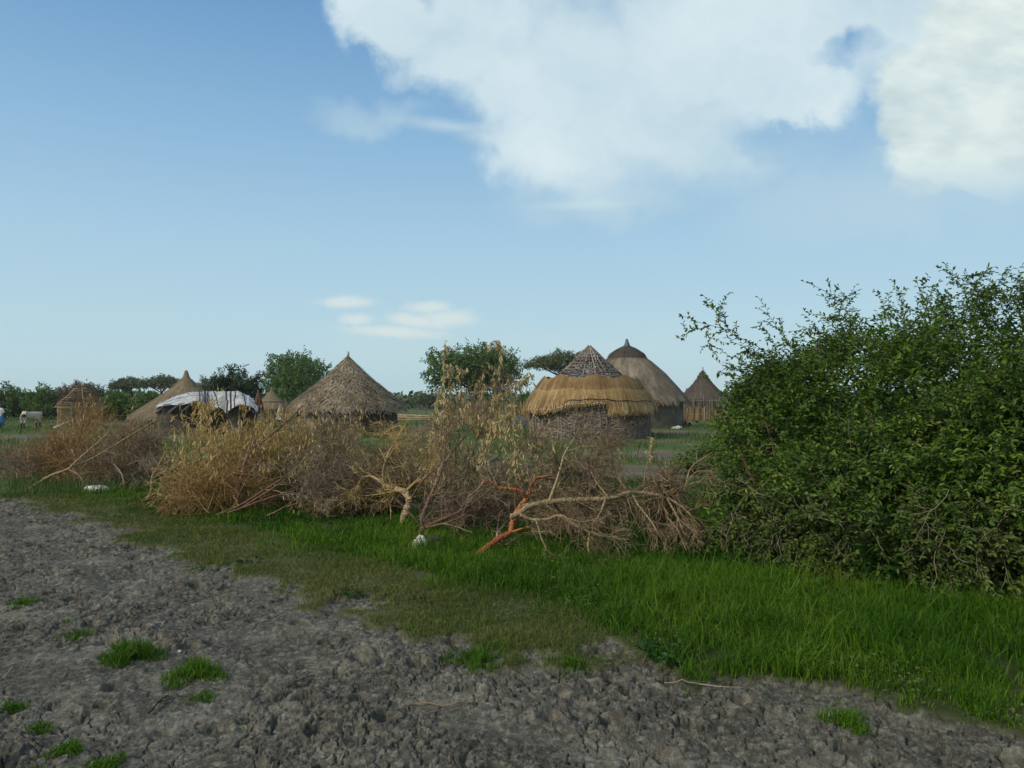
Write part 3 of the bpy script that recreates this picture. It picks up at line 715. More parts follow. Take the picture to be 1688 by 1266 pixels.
# forked brown branch with tall leafy rods
branch('cut_branch', 'brown forked bough rising from the grass left of the red one',
       [([(683, 892, 9.0), (692, 880, 9.0), (700, 868, 9.05)], .034, .030), ([(700, 868, 9.05), (697, 855, 9.1), (704, 830, 9.15), (718, 800, 9.2), (730, 770, 9.3), (745, 745, 9.4)], .026, .012),
        ([(700, 868, 9.05), (725, 858, 9.05), (760, 842, 9.1), (790, 822, 9.2), (810, 800, 9.3)], .024, .008), ([(702, 869, 9.0), (735, 862, 9.0), (765, 850, 9.05)], .014, .006),
        ([(712, 824, 9.2), (726, 805, 9.2), (738, 782, 9.25)], .013, .006), ([(730, 770, 9.3), (733, 745, 9.3), (737, 700, 9.35)], .012, .007), ([(745, 745, 9.4), (770, 715, 9.5), (800, 675, 9.6), (835, 640, 9.7)], .013, .006)],
       42, 'bark_brown', 'twig_wine', c0=8, c1=6, c2=4, lens=(.2, .7))
def leafy_rod(label, pts, seed, n=230, ra=.008, side=8, W=.02, spread=.16, t0=.25):
    rng = np.random.RandomState(seed); g = P(*pts[0])
    root = thing('dry_leafy_stem', (g[0], g[1], 0), label, 'dry stem', 'tall rods with cream dry leaves rising above the hedge')
    q = resample(pxl(pts), 16); rr = np.linspace(ra, ra * .35, 16)
    q[1:-1] += rng.normal(0, .01, (14, 3))
    mb = MB(); tubes(mb, q[None], rr[None], 5, rng=rng)
    P1, R1 = kids(q[None], rr[None], side, t0, 1, (spread, spread * 2.2), (.4, 1.1), 6, .2, 0, rng, .6)
    n = int(n * .68); tubes(mb, P1, np.maximum(R1, .0025), 3, rng=rng); mb.build('stem', M['twig_brown'], root)
    k = 6; i = rng.randint(0, len(P1), n); t = rng.uniform(0, 4.99, n); i0 = t.astype(int); f = (t - i0)[:, None]
    pos = P1[i, i0] * (1 - f) + P1[i, i0 + 1] * f
    tt = (t0 + (1 - t0) * rng.rand(n // 2)) * 14.99; j0 = tt.astype(int); ff = (tt - j0)[:, None]
    pos2 = q[j0] * (1 - ff) + q[j0 + 1] * ff
    pos = np.concatenate([pos, pos2]); m = len(pos)
    ax = rng.normal(0, .45, (m, 3)) + np.array([0, 0, -1.0])
    mb = MB(); leafs(mb, pos, ax, rng.normal(0, 1, (m, 3)), rng.uniform(.05, .10, m), W * rng.uniform(.7, 1.3, m), rng.rand(m), .2)
    mb.build('dry_leaves', M['pods_pale'], root)
leafy_rod('tallest cream leafed rod in front of the left side of the round tree', [(728, 870, 9.6), (731, 760, 9.6), (730, 690, 9.6), (731, 620, 9.6), (734, 560, 9.6)], 51, 230, t0=.35, side=14)
leafy_rod('second cream leafed rod close right of the tallest one', [(742, 860, 9.7), (744, 760, 9.7), (741, 690, 9.7), (742, 640, 9.7), (738, 600, 9.7)], 52, 230, side=16, t0=.35)
leafy_rod('cream leafed rod in front of the middle of the round tree', [(748, 840, 9.7), (752, 760, 9.7), (757, 690, 9.7), (759, 630, 9.7), (760, 596, 9.7)], 53, 150, side=8, t0=.5)
leafy_rod('short cream leafed rod right of the middle of the round tree', [(770, 800, 9.8), (778, 720, 9.8), (788, 660, 9.8), (797, 612, 9.8)], 54, 150, side=8, t0=.45)
leafy_rod('tall rod with drooping pink tip at the right of the round tree', [(790, 760, 9.8), (805, 690, 9.8), (820, 630, 9.8), (827, 575, 9.8), (822, 556, 9.8), (814, 561, 9.8)], 55, 170, side=8, t0=.3)
leafy_rod('leafy side bough reaching right toward the half thatched hut', [(770, 770, 9.6), (795, 710, 9.6), (822, 660, 9.6), (850, 630, 9.6), (868, 628, 9.6)], 56, 420, ra=.012, side=22, t0=.3, spread=.2)
leafy_rod('leafy cream rod low in front of the reed fence', [(790, 840, 9.4), (796, 760, 9.4), (810, 710, 9.4), (830, 690, 9.4)], 57, 300, side=16, t0=.3, spread=.22)
leafy_rod('low cream leafed rod left of the brown forked bough tips', [(700, 830, 9.9), (706, 760, 9.9), (716, 700, 9.9), (722, 650, 9.9)], 58, 200, side=12, t0=.3)
leafy_rod('cream leafed rod in front of the grey heap and reed fence', [(850, 840, 9.2), (852, 770, 9.2), (846, 720, 9.2), (838, 680, 9.2)], 59, 300, side=18, t0=.3, spread=.25)
leafy_rod('dry yellow stalk bundle standing right of the half thatched hut', [(1072, 770, 14.5), (1073, 740, 14.5), (1074, 722, 14.5)], 60, 120, side=9, t0=.1, spread=.1)
dead_bush('brush_heap', 'brown leafy brush mass between the forked bough and the red bough', 800, 95, 722, 850, 10.2, 'twig_wine', 61, 19, 12, 8, podfrac=.30, podmat='pods_pale', podz=.45, depth=.8)
dead_bush('brush_heap', 'tangled brown brush mass behind the pale branch', 915, 100, 712, 865, 9.6, 'twig_brown', 62, 19, 12, 8, podfrac=.34, podmat='pods_pale', podz=.75, depth=.8)
dead_bush('brush_heap', 'reddish thin brush in front of the half thatched hut wall', 985, 60, 705, 860, 10.0, 'twig_wine', 63, 10, 10, 7, podfrac=.04, depth=.7, podz=.8)
dead_bush('brush_heap', 'sparse thin brush under the pale branch', 980, 110, 770, 885, 8.7, 'twig_brown', 64, 11, 11, 7, depth=.6)
dead_bush('brush_heap', 'rusty drooping twig tangle at the end of the pale branch', 1110, 58, 770, 915, 8.3, 'twig_brown', 65, 18, 12, 9, depth=.5, butt=(1090, 810, 8.4))
dead_bush('brush_heap', 'dark twig heap at the foot of the brown forked bough', 770, 80, 800, 880, 9.6, 'twig_wine', 66, 16, 13, 8, depth=.5)
branch('cut_branch', 'orange red bark bough rising from the grass in the middle',
       [([(775, 925, 7.9), (800, 905, 7.9), (822, 888, 7.95), (842, 878, 8.0)], .034, .029), ([(842, 878, 8.0), (846, 856, 8.05), (856, 838, 8.1), (868, 822, 8.15)], .030, .026), ([(868, 822, 8.15), (875, 806, 8.2), (882, 790, 8.2), (893, 786, 8.2), (912, 784, 8.25)], .026, .009),
        ([(868, 822, 8.15), (858, 810, 8.1), (838, 805, 8.1), (820, 804, 8.1), (806, 794, 8.1), (798, 792, 8.1)], .020, .010, 'bark_red'), ([(842, 878, 8.0), (856, 873, 7.95), (872, 868, 7.9)], .014, .008), ([(798, 792, 8.1), (788, 806, 8.1), (770, 820, 8.15)], .008, .005, 'bark_pale')],
       71, 'bark_red', 'twig_wine', c0=7, c1=5, c2=4, lens=(.2, .6), t0=.5)
branch('cut_branch', 'long pale yellow bough lying level above the grass to the right',
       [([(841, 851, 7.85), (855, 847, 7.85), (870, 836, 7.9), (900, 828, 7.95), (950, 824, 8.0), (1000, 822, 8.05), (1040, 811, 8.1)], .031, .023),
        ([(1040, 811, 8.1), (1080, 815, 8.1), (1110, 826, 8.05), (1135, 845, 8.0), (1155, 870, 7.95)], .019, .006), ([(857, 849, 7.8), (875, 856, 7.8), (900, 856, 7.75), (925, 850, 7.7), (950, 866, 7.65), (985, 882, 7.6), (1020, 886, 7.6)], .018, .008),
        ([(905, 826, 7.95), (920, 785, 8.0), (930, 750, 8.05), (945, 725, 8.1), (955, 705, 8.1)], .014, .006), ([(1036, 812, 8.1), (1022, 792, 8.1), (1015, 770, 8.15), (1012, 745, 8.2)], .015, .006), ([(998, 822, 8.0), (990, 845, 7.95), (978, 862, 7.9), (976, 880, 7.85)], .012, .006),
        ([(1042, 813, 8.1), (1052, 832, 8.0), (1075, 862, 7.9), (1090, 888, 7.8)], .012, .005), ([(1100, 822, 8.05), (1115, 850, 7.95), (1128, 880, 7.9)], .012, .005), ([(884, 858, 7.75), (892, 885, 7.7), (902, 908, 7.65)], .012, .005),
        ([(972, 878, 7.6), (970, 905, 7.55), (982, 926, 7.5), (1010, 932, 7.5), (1028, 930, 7.5)], .011, .005), ([(1002, 818, 8.0), (985, 798, 8.05), (974, 778, 8.1)], .009, .004), ([(1100, 821, 8.1), (1118, 806, 8.1), (1138, 797, 8.1), (1155, 793, 8.1)], .009, .004), ([(1028, 775, 8.1), (1022, 752, 8.1), (1020, 738, 8.2)], .006, .003)],
       72, 'bark_pale', 'twig_brown', c0=10, c1=7, c2=5, lens=(.2, .6), droop=-.05, tw=.0022)
branch('cut_branch', 'upright reddish brush stem in front of the half thatched hut',
       [([(970, 830, 9.5), (975, 780, 9.5), (985, 740, 9.5), (998, 715, 9.5)], .014, .006), ([(985, 760, 9.5), (1010, 735, 9.5), (1030, 720, 9.6)], .010, .005)], 73, 'twig_wine', 'twig_wine', c0=16, c1=8, c2=5, lens=(.2, .55), t0=.15)
branch('cut_branch', 'thin rust twigs standing right of the pale upright limb', 
       [([(1060, 830, 9.0), (1062, 790, 9.0), (1068, 760, 9.0)], .010, .004), ([(1080, 835, 8.9), (1095, 800, 8.9), (1105, 770, 9.0)], .010, .004), ([(1110, 850, 8.7), (1130, 800, 8.8), (1140, 770, 8.9), (1175, 745, 9.0)], .009, .004)], 74, 'twig_gold', 'twig_grey', c0=10, c1=6, c2=3, lens=(.2, .5), t0=.1)
dead_bush('brush_heap', 'scattered dead sticks in front of the large hut wall', 610, 70, 694, 722, 34.0, 'twig_gold', 75, 14, 9, 5, depth=1.0, tw=2.2, r0=.03)
dead_bush('brush_heap', 'pile of bleached sticks right of the large hut', 690, 40, 700, 728, 30.0, 'twig_grey', 76, 12, 9, 5, depth=1.0, tw=2.2, r0=.03)

# ------------------------------------------------------------------ the green bush
def big_bush():
    rng = np.random.RandomState(77)
    LB = np.array([[3.15, 8.5, 1.02, .66, 1.0, .84], [4.05, 8.4, 1.15, 1.15, 1.4, 1.20], [5.6, 8.6, 1.30, 1.5, 1.6, 1.44], [3.45, 7.1, .52, 1.0, 1.0, .78], [5.0, 6.9, .80, 1.5, 1.15, 1.12],
                   [7.6, 9.0, 1.2, 1.8, 2.0, 1.5], [2.85, 7.9, .48, .6, .7, .55], [4.3, 6.5, .35, 1.2, .6, .5]])
    root = thing('green_bush', (4.6, 8.2, 0), 'huge dense green leafy bush filling the right side', 'bush')
    area = LB[:, 3] * LB[:, 5]; w = area / area.sum()
    def inside(p, s=1.0):
        q = (p[:, None, :] - LB[None, :, :3]) / (LB[None, :, 3:] * s)
        return (q ** 2).sum(-1).min(1)
    def sample(n, lo, hi, up=-.6):
        out_p = []; out_n = []
        while sum(map(len, out_p)) < n:
            k = rng.choice(len(LB), n * 2, p=w)
            v = nrm(rng.normal(0, 1, (n * 2, 3)))
            s = rng.uniform(lo, hi, n * 2)[:, None]
            p = LB[k, :3] + v * LB[k, 3:] * s
            nn = nrm(v / LB[k, 3:])
            bump = .12 * (fbm(p[:, 0] * 2.5 + p[:, 2], p[:, 2] * 2.5 + p[:, 1], 3, 8) - .5)
            p = p + nn * bump[:, None] * 2
            ok = (inside(p) > (lo - .12) ** 2) & (p[:, 2] > .04) & (rng.rand(len(p)) < (1 - .45 * sstep(1.7, 2.4, p[:, 2])) * (.30 + .70 * sstep(.40, .52, fbm(p[:, 0] * 2.3 + p[:, 2] * .8, p[:, 2] * 2.6 + p[:, 1], 3, 18)))) & ((p[:, 1] < 9.6) | (rng.rand(len(p)) < .4))
            out_p.append(p[ok]); out_n.append(nn[ok])
        return np.concatenate(out_p)[:n], np.concatenate(out_n)[:n]
    mbt = MB(); mbl = MB(); mbo = MB()
    # inner limbs
    nl = 60; st = np.stack([rng.uniform(2.6, 7.5, nl), rng.uniform(7.4, 9.0, nl), np.zeros(nl)], 1)
    Pm = walk(st, np.stack([rng.normal(0, .5, nl), rng.normal(0, .4, nl), np.ones(nl)], 1), rng.uniform(1.3, 2.2, nl), 10, .12, -.02, rng)
    mb = MB(); tubes(mb, Pm, .022 * np.linspace(1, .4, 10)[None] * np.ones((nl, 1)), 5, rng=rng)
    ok = inside(Pm[:, -1]) < 1
    mb.build('limbs', M['bark_brown'], root)
    def leaves_on(Pn, per, L, W, mbx, t0=.08, big=1.0):
        n, k, _ = Pn.shape
        i = np.repeat(np.arange(n), per); t = np.tile(np.linspace(t0, .999, per), n) + rng.uniform(-.03, .03, n * per)
        t = np.clip(t, 0, .999) * (k - 1); i0 = t.astype(int); f = (t - i0)[:, None]
        pos = Pn[i, i0] * (1 - f) + Pn[i, i0 + 1] * f
        tg = nrm(Pn[i, i0 + 1] - Pn[i, i0])
        sgn = np.where(np.tile(np.arange(per) % 2, n) == 0, 1.0, -1.0)[:, None]
        up = nrm(np.array([0, 0, 1.0]) + rng.normal(0, .45, pos.shape))
        sd = nrm(np.cross(tg, up))
        ax = tg * .55 + sd * sgn * .8 + rng.normal(0, .22, pos.shape) + np.array([0, 0, -.10])
        keep = rng.rand(len(pos)) < .92
        leafs(mbx, pos[keep], ax[keep], up[keep], (rng.uniform(L[0], L[1], len(pos)) * big)[keep], (rng.uniform(W[0], W[1], len(pos)) * big)[keep], np.clip(np.repeat(rng.normal(.47, .25, n), per)[keep] + rng.normal(0, .13, keep.sum()), 0, 1), .18)
    # outer sprays
    n = 6800
    p, nn = sample(n, .80, 1.0)
    upw = sstep(.6, 2.2, p[:, 2])[:, None]
    d = nn * .9 + np.array([0, 0, 1.0]) * (upw * 1.0 - .35) + rng.normal(0, .45, p.shape)
    Ps = walk(p, d, rng.uniform(.20, .46, n) * (1 + .5 * (rng.rand(n) < .12)), 8, .16, -.05, rng)
    Rs = .0035 * np.linspace(1, .4, 8)[None] * np.ones((n, 1)); tubes(mbt, Ps, Rs, 3, rng=rng)
    Pc, Rc = kids(Ps, Rs, 2, .1, .9, (.12, .34), (.5, 1.1), 6, .18, -.04, rng, .8); Rc = np.maximum(Rc, .0018)
    tubes(mbt, Pc, Rc, 3, rng=rng)
    low = p[:, 2] < .75
    leaves_on(Ps[~low], 12, (.038, .064), (.021, .032), mbl); leaves_on(Ps[low][::2], 12, (.034, .058), (.020, .032), mbo); leaves_on(Ps[low][1::2], 12, (.038, .064), (.021, .034), mbl)
    kc = np.repeat(low, 2)
    leaves_on(Pc[~kc], 8, (.034, .060), (.019, .030), mbl); leaves_on(Pc[kc], 8, (.032, .055), (.018, .030), mbo)
    # inner leaves
    n = 4200
    p, nn = sample(n, .55, .86)
    Pi = walk(p, nn * .5 + rng.normal(0, .6, p.shape), rng.uniform(.3, .6, n), 6, .2, 0, rng)
    leaves_on(Pi, 12, (.055, .085), (.032, .048), mbl)
    # bright young clumps of climber leaves on the left face
    # long sprigs that break the outline: root px -> tip px
    sp = [[(1290, 600), (1235, 565), (1190, 540), (1150, 530), (1118, 520)], [(1215, 550), (1180, 520), (1160, 487)], [(1180, 535), (1190, 505), (1203, 482)], [(1170, 538), (1140, 545), (1117, 558)], [(1165, 540), (1170, 565), (1182, 588)],
          [(1330, 600), (1290, 555), (1270, 520), (1248, 488)], [(1300, 590), (1265, 590), (1230, 580), (1205, 610)], [(1420, 560), (1390, 510), (1360, 480), (1322, 463)], [(1400, 530), (1360, 520), (1325, 512)], [(1440, 540), (1400, 520), (1395, 495), (1410, 470)],
          [(1470, 540), (1455, 500), (1440, 478)], [(1500, 520), (1480, 480), (1472, 462)], [(1530, 520), (1520, 480), (1530, 455)], [(1600, 500), (1580, 465), (1560, 450), (1545, 437)], [(1600, 490), (1620, 455), (1630, 440)], [(1640, 490), (1650, 460), (1665, 442)],
          [(1560, 500), (1545, 480), (1548, 462)], [(1360, 570), (1345, 540), (1330, 548), (1322, 560)], [(1250, 620), (1220, 612), (1195, 606), (1182, 618)], [(1240, 640), (1205, 640), (1180, 648)], [(1560, 470), (1600, 455), (1640, 450)], [(1680, 480), (1700, 450), (1720, 430)],
          [(1390, 540), (1375, 500), (1382, 470)], [(1640, 480), (1600, 470), (1570, 468)], [(1280, 575), (1260, 545), (1240, 540)], [(1240, 570), (1215, 590), (1190, 580)]]
    for j, s in enumerate(sp):
        dd = 8.2 + rng.uniform(-.35, .5)
        q = resample(np.array([P(a, b, dd + .05 * i) for i, (a, b) in enumerate(s)]), 12)[None]
        q[:, 1:-1] += rng.normal(0, .012, (1, 10, 3))
        rr = .005 * np.linspace(1, .3, 12)[None]; tubes(mbt, q, rr, 4, rng=rng)
        leaves_on(q, int(18 + 22 * np.linalg.norm(q[0, -1] - q[0, 0])), (.034, .060), (.018, .028), mbl)
        Pk, Rk = kids(q, rr, 7 if len(s) > 3 else 3, .05, .75, (.10, .30), (.4, 1.0), 6, .15, .02, rng, .7)
        tubes(mbt, Pk, np.maximum(Rk, .002), 3, rng=rng); leaves_on(Pk, 9, (.030, .054), (.017, .026), mbl)
    # bare pale hanging twigs low on the left and along the foot
    nb = 18
    xb = rng.uniform(2.0, 4.6, nb); yb = np.where(xb < 2.8, rng.uniform(7.0, 7.5, nb), rng.uniform(5.9, 6.3, nb))
    stp = np.stack([xb, yb, rng.uniform(.45, .95, nb)], 1)
    Pb = walk(stp, np.stack([rng.normal(-.2, .5, nb), rng.normal(-.3, .2, nb), -rng.uniform(.3, 1.2, nb)], 1), rng.uniform(.5, 1.0, nb), 12, .22, -.05, rng)
    Rb = .0036 * np.linspace(1, .4, 12)[None] * np.ones((nb, 1))
    mbb = mbt; tubes(mbb, Pb, Rb, 4, rnd=np.full(len(Pb), .98), rng=rng)
    Pb2, Rb2 = kids(Pb, Rb, 4, .1, 1, (.15, .45), (.5, 1.2), 8, .25, -.03, rng, .6); tubes(mbb, Pb2, np.maximum(Rb2, .002), 3, rnd=np.full(len(Pb2), .95), rng=rng)
    Pb3, Rb3 = kids(Pb2, Rb2, 2, .1, 1, (.08, .2), (.5, 1.2), 5, .25, 0, rng, .7); tubes(mbb, Pb3, np.maximum(Rb3, .0018), 3, rnd=np.full(len(Pb3), .92), rng=rng)
    # pale twigs lying over the front of the foliage
    p, nn = sample(60, .98, 1.03)
    Pw = walk(p, nn * .3 + rng.normal(0, .5, p.shape) + np.array([0, 0, -.7]), rng.uniform(.4, .9, 60), 10, .2, -.05, rng)
    tubes(mbb, Pw, .004 * np.linspace(1, .4, 10)[None] * np.ones((60, 1)), 3, rng=rng)
    mbt.build('twigs', M['twig_bush'], root); mbl.build('leaves', M['leaf'], root); mbo.build('lower_leaves', M['leaf_olive'], root)
big_bush()

# ------------------------------------------------------------------ trees
def tree(name, label, cx, half, top, bot, d, mat, seed, n=7000, leaf=.20, flat=False, trunk=.14, lobes=10, group=None, gap=.0, depth=1.0, cat='tree', wisp=.12, tothe_ground=False):
    rng = np.random.RandomState(seed)
    zt = P(cx, top, d)[2]; zb = max(P(cx, bot, d)[2], .0); hw = half / FPX * d; x0 = P(cx, top, d)[0]
    root = thing(name, (x0, d, 0), label, cat, group)
    zc = (zt + zb) / 2; hz = (zt - zb) / 2
    # lobes
    C = []
    for i in range(lobes):
        a = rng.uniform(0, 2 * math.pi); rr = rng.uniform(.35, .72) if i else .0
        z = rng.uniform(-.55, .6)
        if flat: z = rng.uniform(-.25, .5)
        C.append([x0 + hw * rr * math.cos(a), d + hw * depth * rr * math.sin(a), zc + hz * z, hw * rng.uniform(.36, .54), hz * rng.uniform(.40, .62)])
    C = np.array(C)
    # make sure both sides, the top and (for shrubs) the foot are reached
    C[1 % lobes, :3] = [x0 - hw * .62, d, zc - hz * .1]; C[2 % lobes, :3] = [x0 + hw * .62, d, zc + hz * .05]; C[3 % lobes, :3] = [x0 + hw * .05, d, zt - hz * .42]
    mb = MB()
    for f_ in ((0,) if True else ()):
        st = np.array([x0, d, -.05]); top_ = np.array([x0 + rng.normal(0, .15), d, max(zb + hz * .3, .3)])
        q = np.linspace(0, 1, 7)[:, None] * (top_ - st) + st; q[1:-1] += rng.normal(0, .05, (5, 3))
        tubes(mb, q[None], (trunk * np.linspace(1.2, .7, 7))[None], 7, rng=rng)
        for c in C:
            e = c[:3] + np.array([0, 0, c[4] * .4]); m_ = (top_ + e) / 2 + np.array([0, 0, -.15 * hz]) + rng.normal(0, .1, 3)
            t = np.linspace(0, 1, 8)[:, None]; qq = (1 - t) ** 2 * top_ + 2 * t * (1 - t) * m_ + t ** 2 * e
            rr = (trunk * .5 * np.linspace(1, .25, 8))[None]
            tubes(mb, qq[None], rr, 5, rng=rng)
            P1, R1 = kids(qq[None], rr, 8, .45, 1, (c[3] * .4, c[3] * 1.1), (.4, 1.2), 5, .15, .02, rng, .5); tubes(mb, P1, np.maximum(R1, .012), 3, rng=rng)
    mb.build('trunk', M['bark_tree'], root)
    # leaf clumps: sprays placed through the lobes, denser near each lobe's skin
    ncl = n // 14
    k = rng.choice(len(C), ncl, p=(C[:, 3] ** 2) / (C[:, 3] ** 2).sum())
    v = nrm(rng.normal(0, 1, (ncl, 3))); s = rng.uniform(.45, 1.0 + wisp, ncl)[:, None]
    if flat: v[:, 2] = np.abs(v[:, 2]) - .25
    cp = C[k, :3] + v * s * np.stack([C[k, 3], C[k, 3] * depth, C[k, 4]], 1)
    cp[:, 2] = np.maximum(cp[:, 2], .15)
    keep = rng.rand(ncl) > gap; cp = cp[keep]; v = v[keep]; ncl = len(cp)
    dirs = nrm(v + rng.normal(0, .5, (ncl, 3)) + np.array([0, 0, .25]))
    i = np.repeat(np.arange(ncl), 14); t = rng.uniform(-.5, 1, len(i))[:, None]
    pos = cp[i] + dirs[i] * t * leaf * 1.9 + rng.normal(0, leaf * .38, (len(i), 3))
    tone = rng.normal(.5, .16, ncl)[i] + rng.normal(0, .12, len(i))
    mb = MB(); leafs(mb, pos, rng.normal(0, 1, pos.shape), rng.normal(0, 1, pos.shape) + np.array([0, 0, .5]), rng.uniform(.7, 1.5, len(i)) * leaf, rng.uniform(.45, .75, len(i)) * leaf, np.clip(tone, 0, 1), .12, four=True)
    mb.build('crown', M[mat], root)
    return root
GT = 'trees and bushes beyond the huts'
tree('round_tree', 'broad round green tree between the large hut and the half thatched hut', 782, 74, 570, 660, 70, 'cr_mid', 101, 27000, .21, lobes=20, group=GT, trunk=.2)
tree('round_tree', 'large feathery green tree directly behind the large thatched hut', 495, 60, 582, 672, 75, 'cr_mid', 102, 18000, .20, lobes=13, group=GT, trunk=.2, wisp=.25)
tree('dark_tree', 'very dark green tree right of the white tarp', 391, 40, 606, 662, 60, 'cr_dark', 103, 7500, .17, lobes=12, group=GT, gap=.1)
tree('acacia_tree', 'flat topped acacia behind the half thatched hut', 922, 54, 578, 628, 85, 'cr_olive', 104, 9000, .20, flat=True, lobes=12, group=GT, gap=.05)
tree('acacia_tree', 'flat topped acacia left of the smooth thatched roof', 264, 30, 619, 652, 95, 'cr_olive', 105, 4200, .22, flat=True, lobes=9, group=GT, gap=.1)
tree('acacia_tree', 'smaller acacia above the bright green bushes on the left', 214, 28, 622, 655, 98, 'cr_olive', 106, 4000, .22, flat=True, lobes=8, group=GT, gap=.1)
tree('pale_tree', 'pale hazy tree between the smooth roof and the dark tree', 350, 26, 622, 660, 110, 'cr_olive', 107, 3600, .25, lobes=8, group=GT, gap=.15)
tree('bare_tree', 'rounded brown leafless crown behind the bare hut frame', 125, 31, 629, 672, 64, 'cr_pink', 108, 6500, .13, lobes=9, group=GT, gap=.1)
tree('bush', 'olive bush right behind the brown leafless crown', 158, 24, 636, 690, 68, 'cr_olive', 109, 4200, .18, lobes=8, group=GT, cat='bush')
tree('bush', 'bright green bush left of the smooth thatched roof', 192, 36, 650, 702, 60, 'cr_bright', 110, 6500, .18, lobes=10, group=GT, cat='bush')
tree('bush', 'second bright green bush touching the tarp hut roof on the left', 240, 30, 646, 702, 64, 'cr_bright', 111, 5500, .18, lobes=9, group=GT, cat='bush')
tree('bush', 'dark green bush right of the black headed cow', 78, 34, 640, 704, 66, 'cr_mid', 112, 6500, .19, lobes=11, group=GT, cat='bush')
tree('bush', 'dark green bush cut by the left picture edge', 8, 30, 637, 704, 68, 'cr_mid', 113, 5500, .19, lobes=10, group=GT, cat='bush')
tree('bush', 'low dark bush behind the cow between two taller bushes', 44, 34, 653, 704, 70, 'cr_dark', 114, 5500, .19, lobes=9, group=GT, cat='bush')
tree('bush', 'small green bush left of the half thatched hut roof', 866, 24, 652, 692, 62, 'cr_mid', 115, 3200, .17, lobes=7, group=GT, cat='bush')
tree('bush', 'small bush on the horizon right of the large hut', 703, 17, 650, 672, 130, 'cr_far', 116, 1800, .3, lobes=6, group=GT, cat='bush')
tree('bush', 'leafy bush growing at the foot of the green hut yard beside the big bush', 1165, 62, 738, 800, 17, 'cr_bright', 117, 6500, .07, lobes=10, cat='bush', depth=.7, trunk=.02)
tree('bush', 'low green bush beside the small far right hut', 1262, 40, 655, 715, 45, 'cr_bright', 118, 3500, .15, lobes=8, cat='bush')

def treeline():
    rng = np.random.RandomState(9); n = 60000
    a = rng.uniform(-.95, .95, n); r = rng.uniform(150, 330, n)
    hmax = 2.0 + 3.2 * fbm(a * 22, r * .02, 4, 31) ** 1.6 * (r / 220)
    z = rng.rand(n) ** .8 * hmax
    cl = fbm(a * 60, r * .08, 3, 66)
    ok = cl > .38
    a, r, z = a[ok], r[ok], z[ok]; n = len(a)
    pos = np.stack([r * np.sin(a), r * np.cos(a), z], 1)
    mb = MB(); leafs(mb, pos, rng.normal(0, 1, pos.shape), rng.normal(0, 1, pos.shape), rng.uniform(.8, 1.9, n), rng.uniform(.5, 1.1, n), rng.rand(n), .1, four=True)
    o = mb.build('treeline', M['cr_far']); tag(o, 'low far off line of bush along the horizon', 'treeline', kind='stuff')
treeline()

# ------------------------------------------------------------------ huts
def cone_thatch(mb, x0, y0, prof, n, rng, L=.55, W=.035, lift=.03, amax=None, sway=.12, rlo=0., rhi=1., clump=1.0, base=True):
    """prof: [(r,z)] from peak to eave"""
    pr = np.array(prof, float)
    s = np.concatenate([[0], np.cumsum(np.hypot(np.diff(pr[:, 0]), np.diff(pr[:, 1])))]); S_ = s[-1]
    ev = lambda t: (np.interp(t, s, pr[:, 0]), np.interp(t, s, pr[:, 1]))
    if base:
        na, nr = 96, 26
        A, T = np.meshgrid(np.linspace(0, 2 * math.pi, na, endpoint=False), np.linspace(0, S_, nr))
        r, z = ev(T); r = r * (1 + .018 * np.sin(A * 5 + T) + .012 * np.sin(A * 11 + 2)) - .03
        V = np.stack([x0 + r * np.cos(A), y0 + r * np.sin(A), z - .03], -1).reshape(-1, 3)
        idx = np.arange(na * nr).reshape(nr, na); a, b = idx[:-1], idx[1:]
        mb.add(V, np.stack([a, b, np.roll(b, -1, 1), np.roll(a, -1, 1)], -1).reshape(-1, 4), .15)
    # strands, more toward the eave
    t = S_ * np.sqrt(rng.uniform(.0005, 1, n)); A = rng.uniform(0, 2 * math.pi, n)
    cl = fbm(A * 14 * clump, t * 1.2, 3, 9)
    l = L * rng.uniform(.5, 1.2, n)
    t1 = t + l; over = np.clip(t1 - S_ - .0, 0, None)
    a1 = A + rng.normal(0, sway, n) * l / np.maximum(np.interp(t, s, pr[:, 0]), .4) + (cl - .5) * .10
    pts = []
    for f in (0, .5, 1.0):
        tt = t + l * f; r, z = ev(np.minimum(tt, S_)); ov = np.clip(tt - S_, 0, None)
        r = r + ov * .35; z = z - ov * .75 + lift * (f * rng.uniform(0, 1, n) + .3 * cl)
        r = r + lift * f * .5
        aa = A + (a1 - A) * f
        pts.append((r, z, aa))
    w = W * rng.uniform(.5, 1.4, n)
    V = []
    for j, (r, z, aa) in enumerate(pts):
        hw = w * (1, .85, .35)[j] / 2; da = hw / np.maximum(r, .08)
        for sg in (-1, 1):
            V.append(np.stack([x0 + r * np.cos(aa + sg * da), y0 + r * np.sin(aa + sg * da), z], 1))
    V = np.stack(V, 1); i = np.arange(n * 6).reshape(n, 6)
    rnd = np.clip((cl - .5) * 1.7 + .45 + rng.normal(0, .2, n), 0, 1)
    mb.add(V.reshape(-1, 3), np.concatenate([i[:, [0, 1, 3, 2]], i[:, [2, 3, 5, 4]]]), np.repeat(rnd, 6))

def drum(mb, x0, y0, r0, r1, z0, z1, rng, n=64, k=10, bump=.02):
    A, T = np.meshgrid(np.linspace(0, 2 * math.pi, n, endpoint=False), np.linspace(0, 1, k))
    r = r0 + (r1 - r0) * T + bump * (fbm(A * 6, T * 5, 3, 4) - .5) * 2
    V = np.stack([x0 + r * np.cos(A), y0 + r * np.sin(A), z0 + (z1 - z0) * T], -1).reshape(-1, 3)
    idx = np.arange(n * k).reshape(k, n); a, b = idx[:-1], idx[1:]
    mb.add(V, np.stack([a, np.roll(a, -1, 1), np.roll(b, -1, 1), b], -1).reshape(-1, 4), .5)

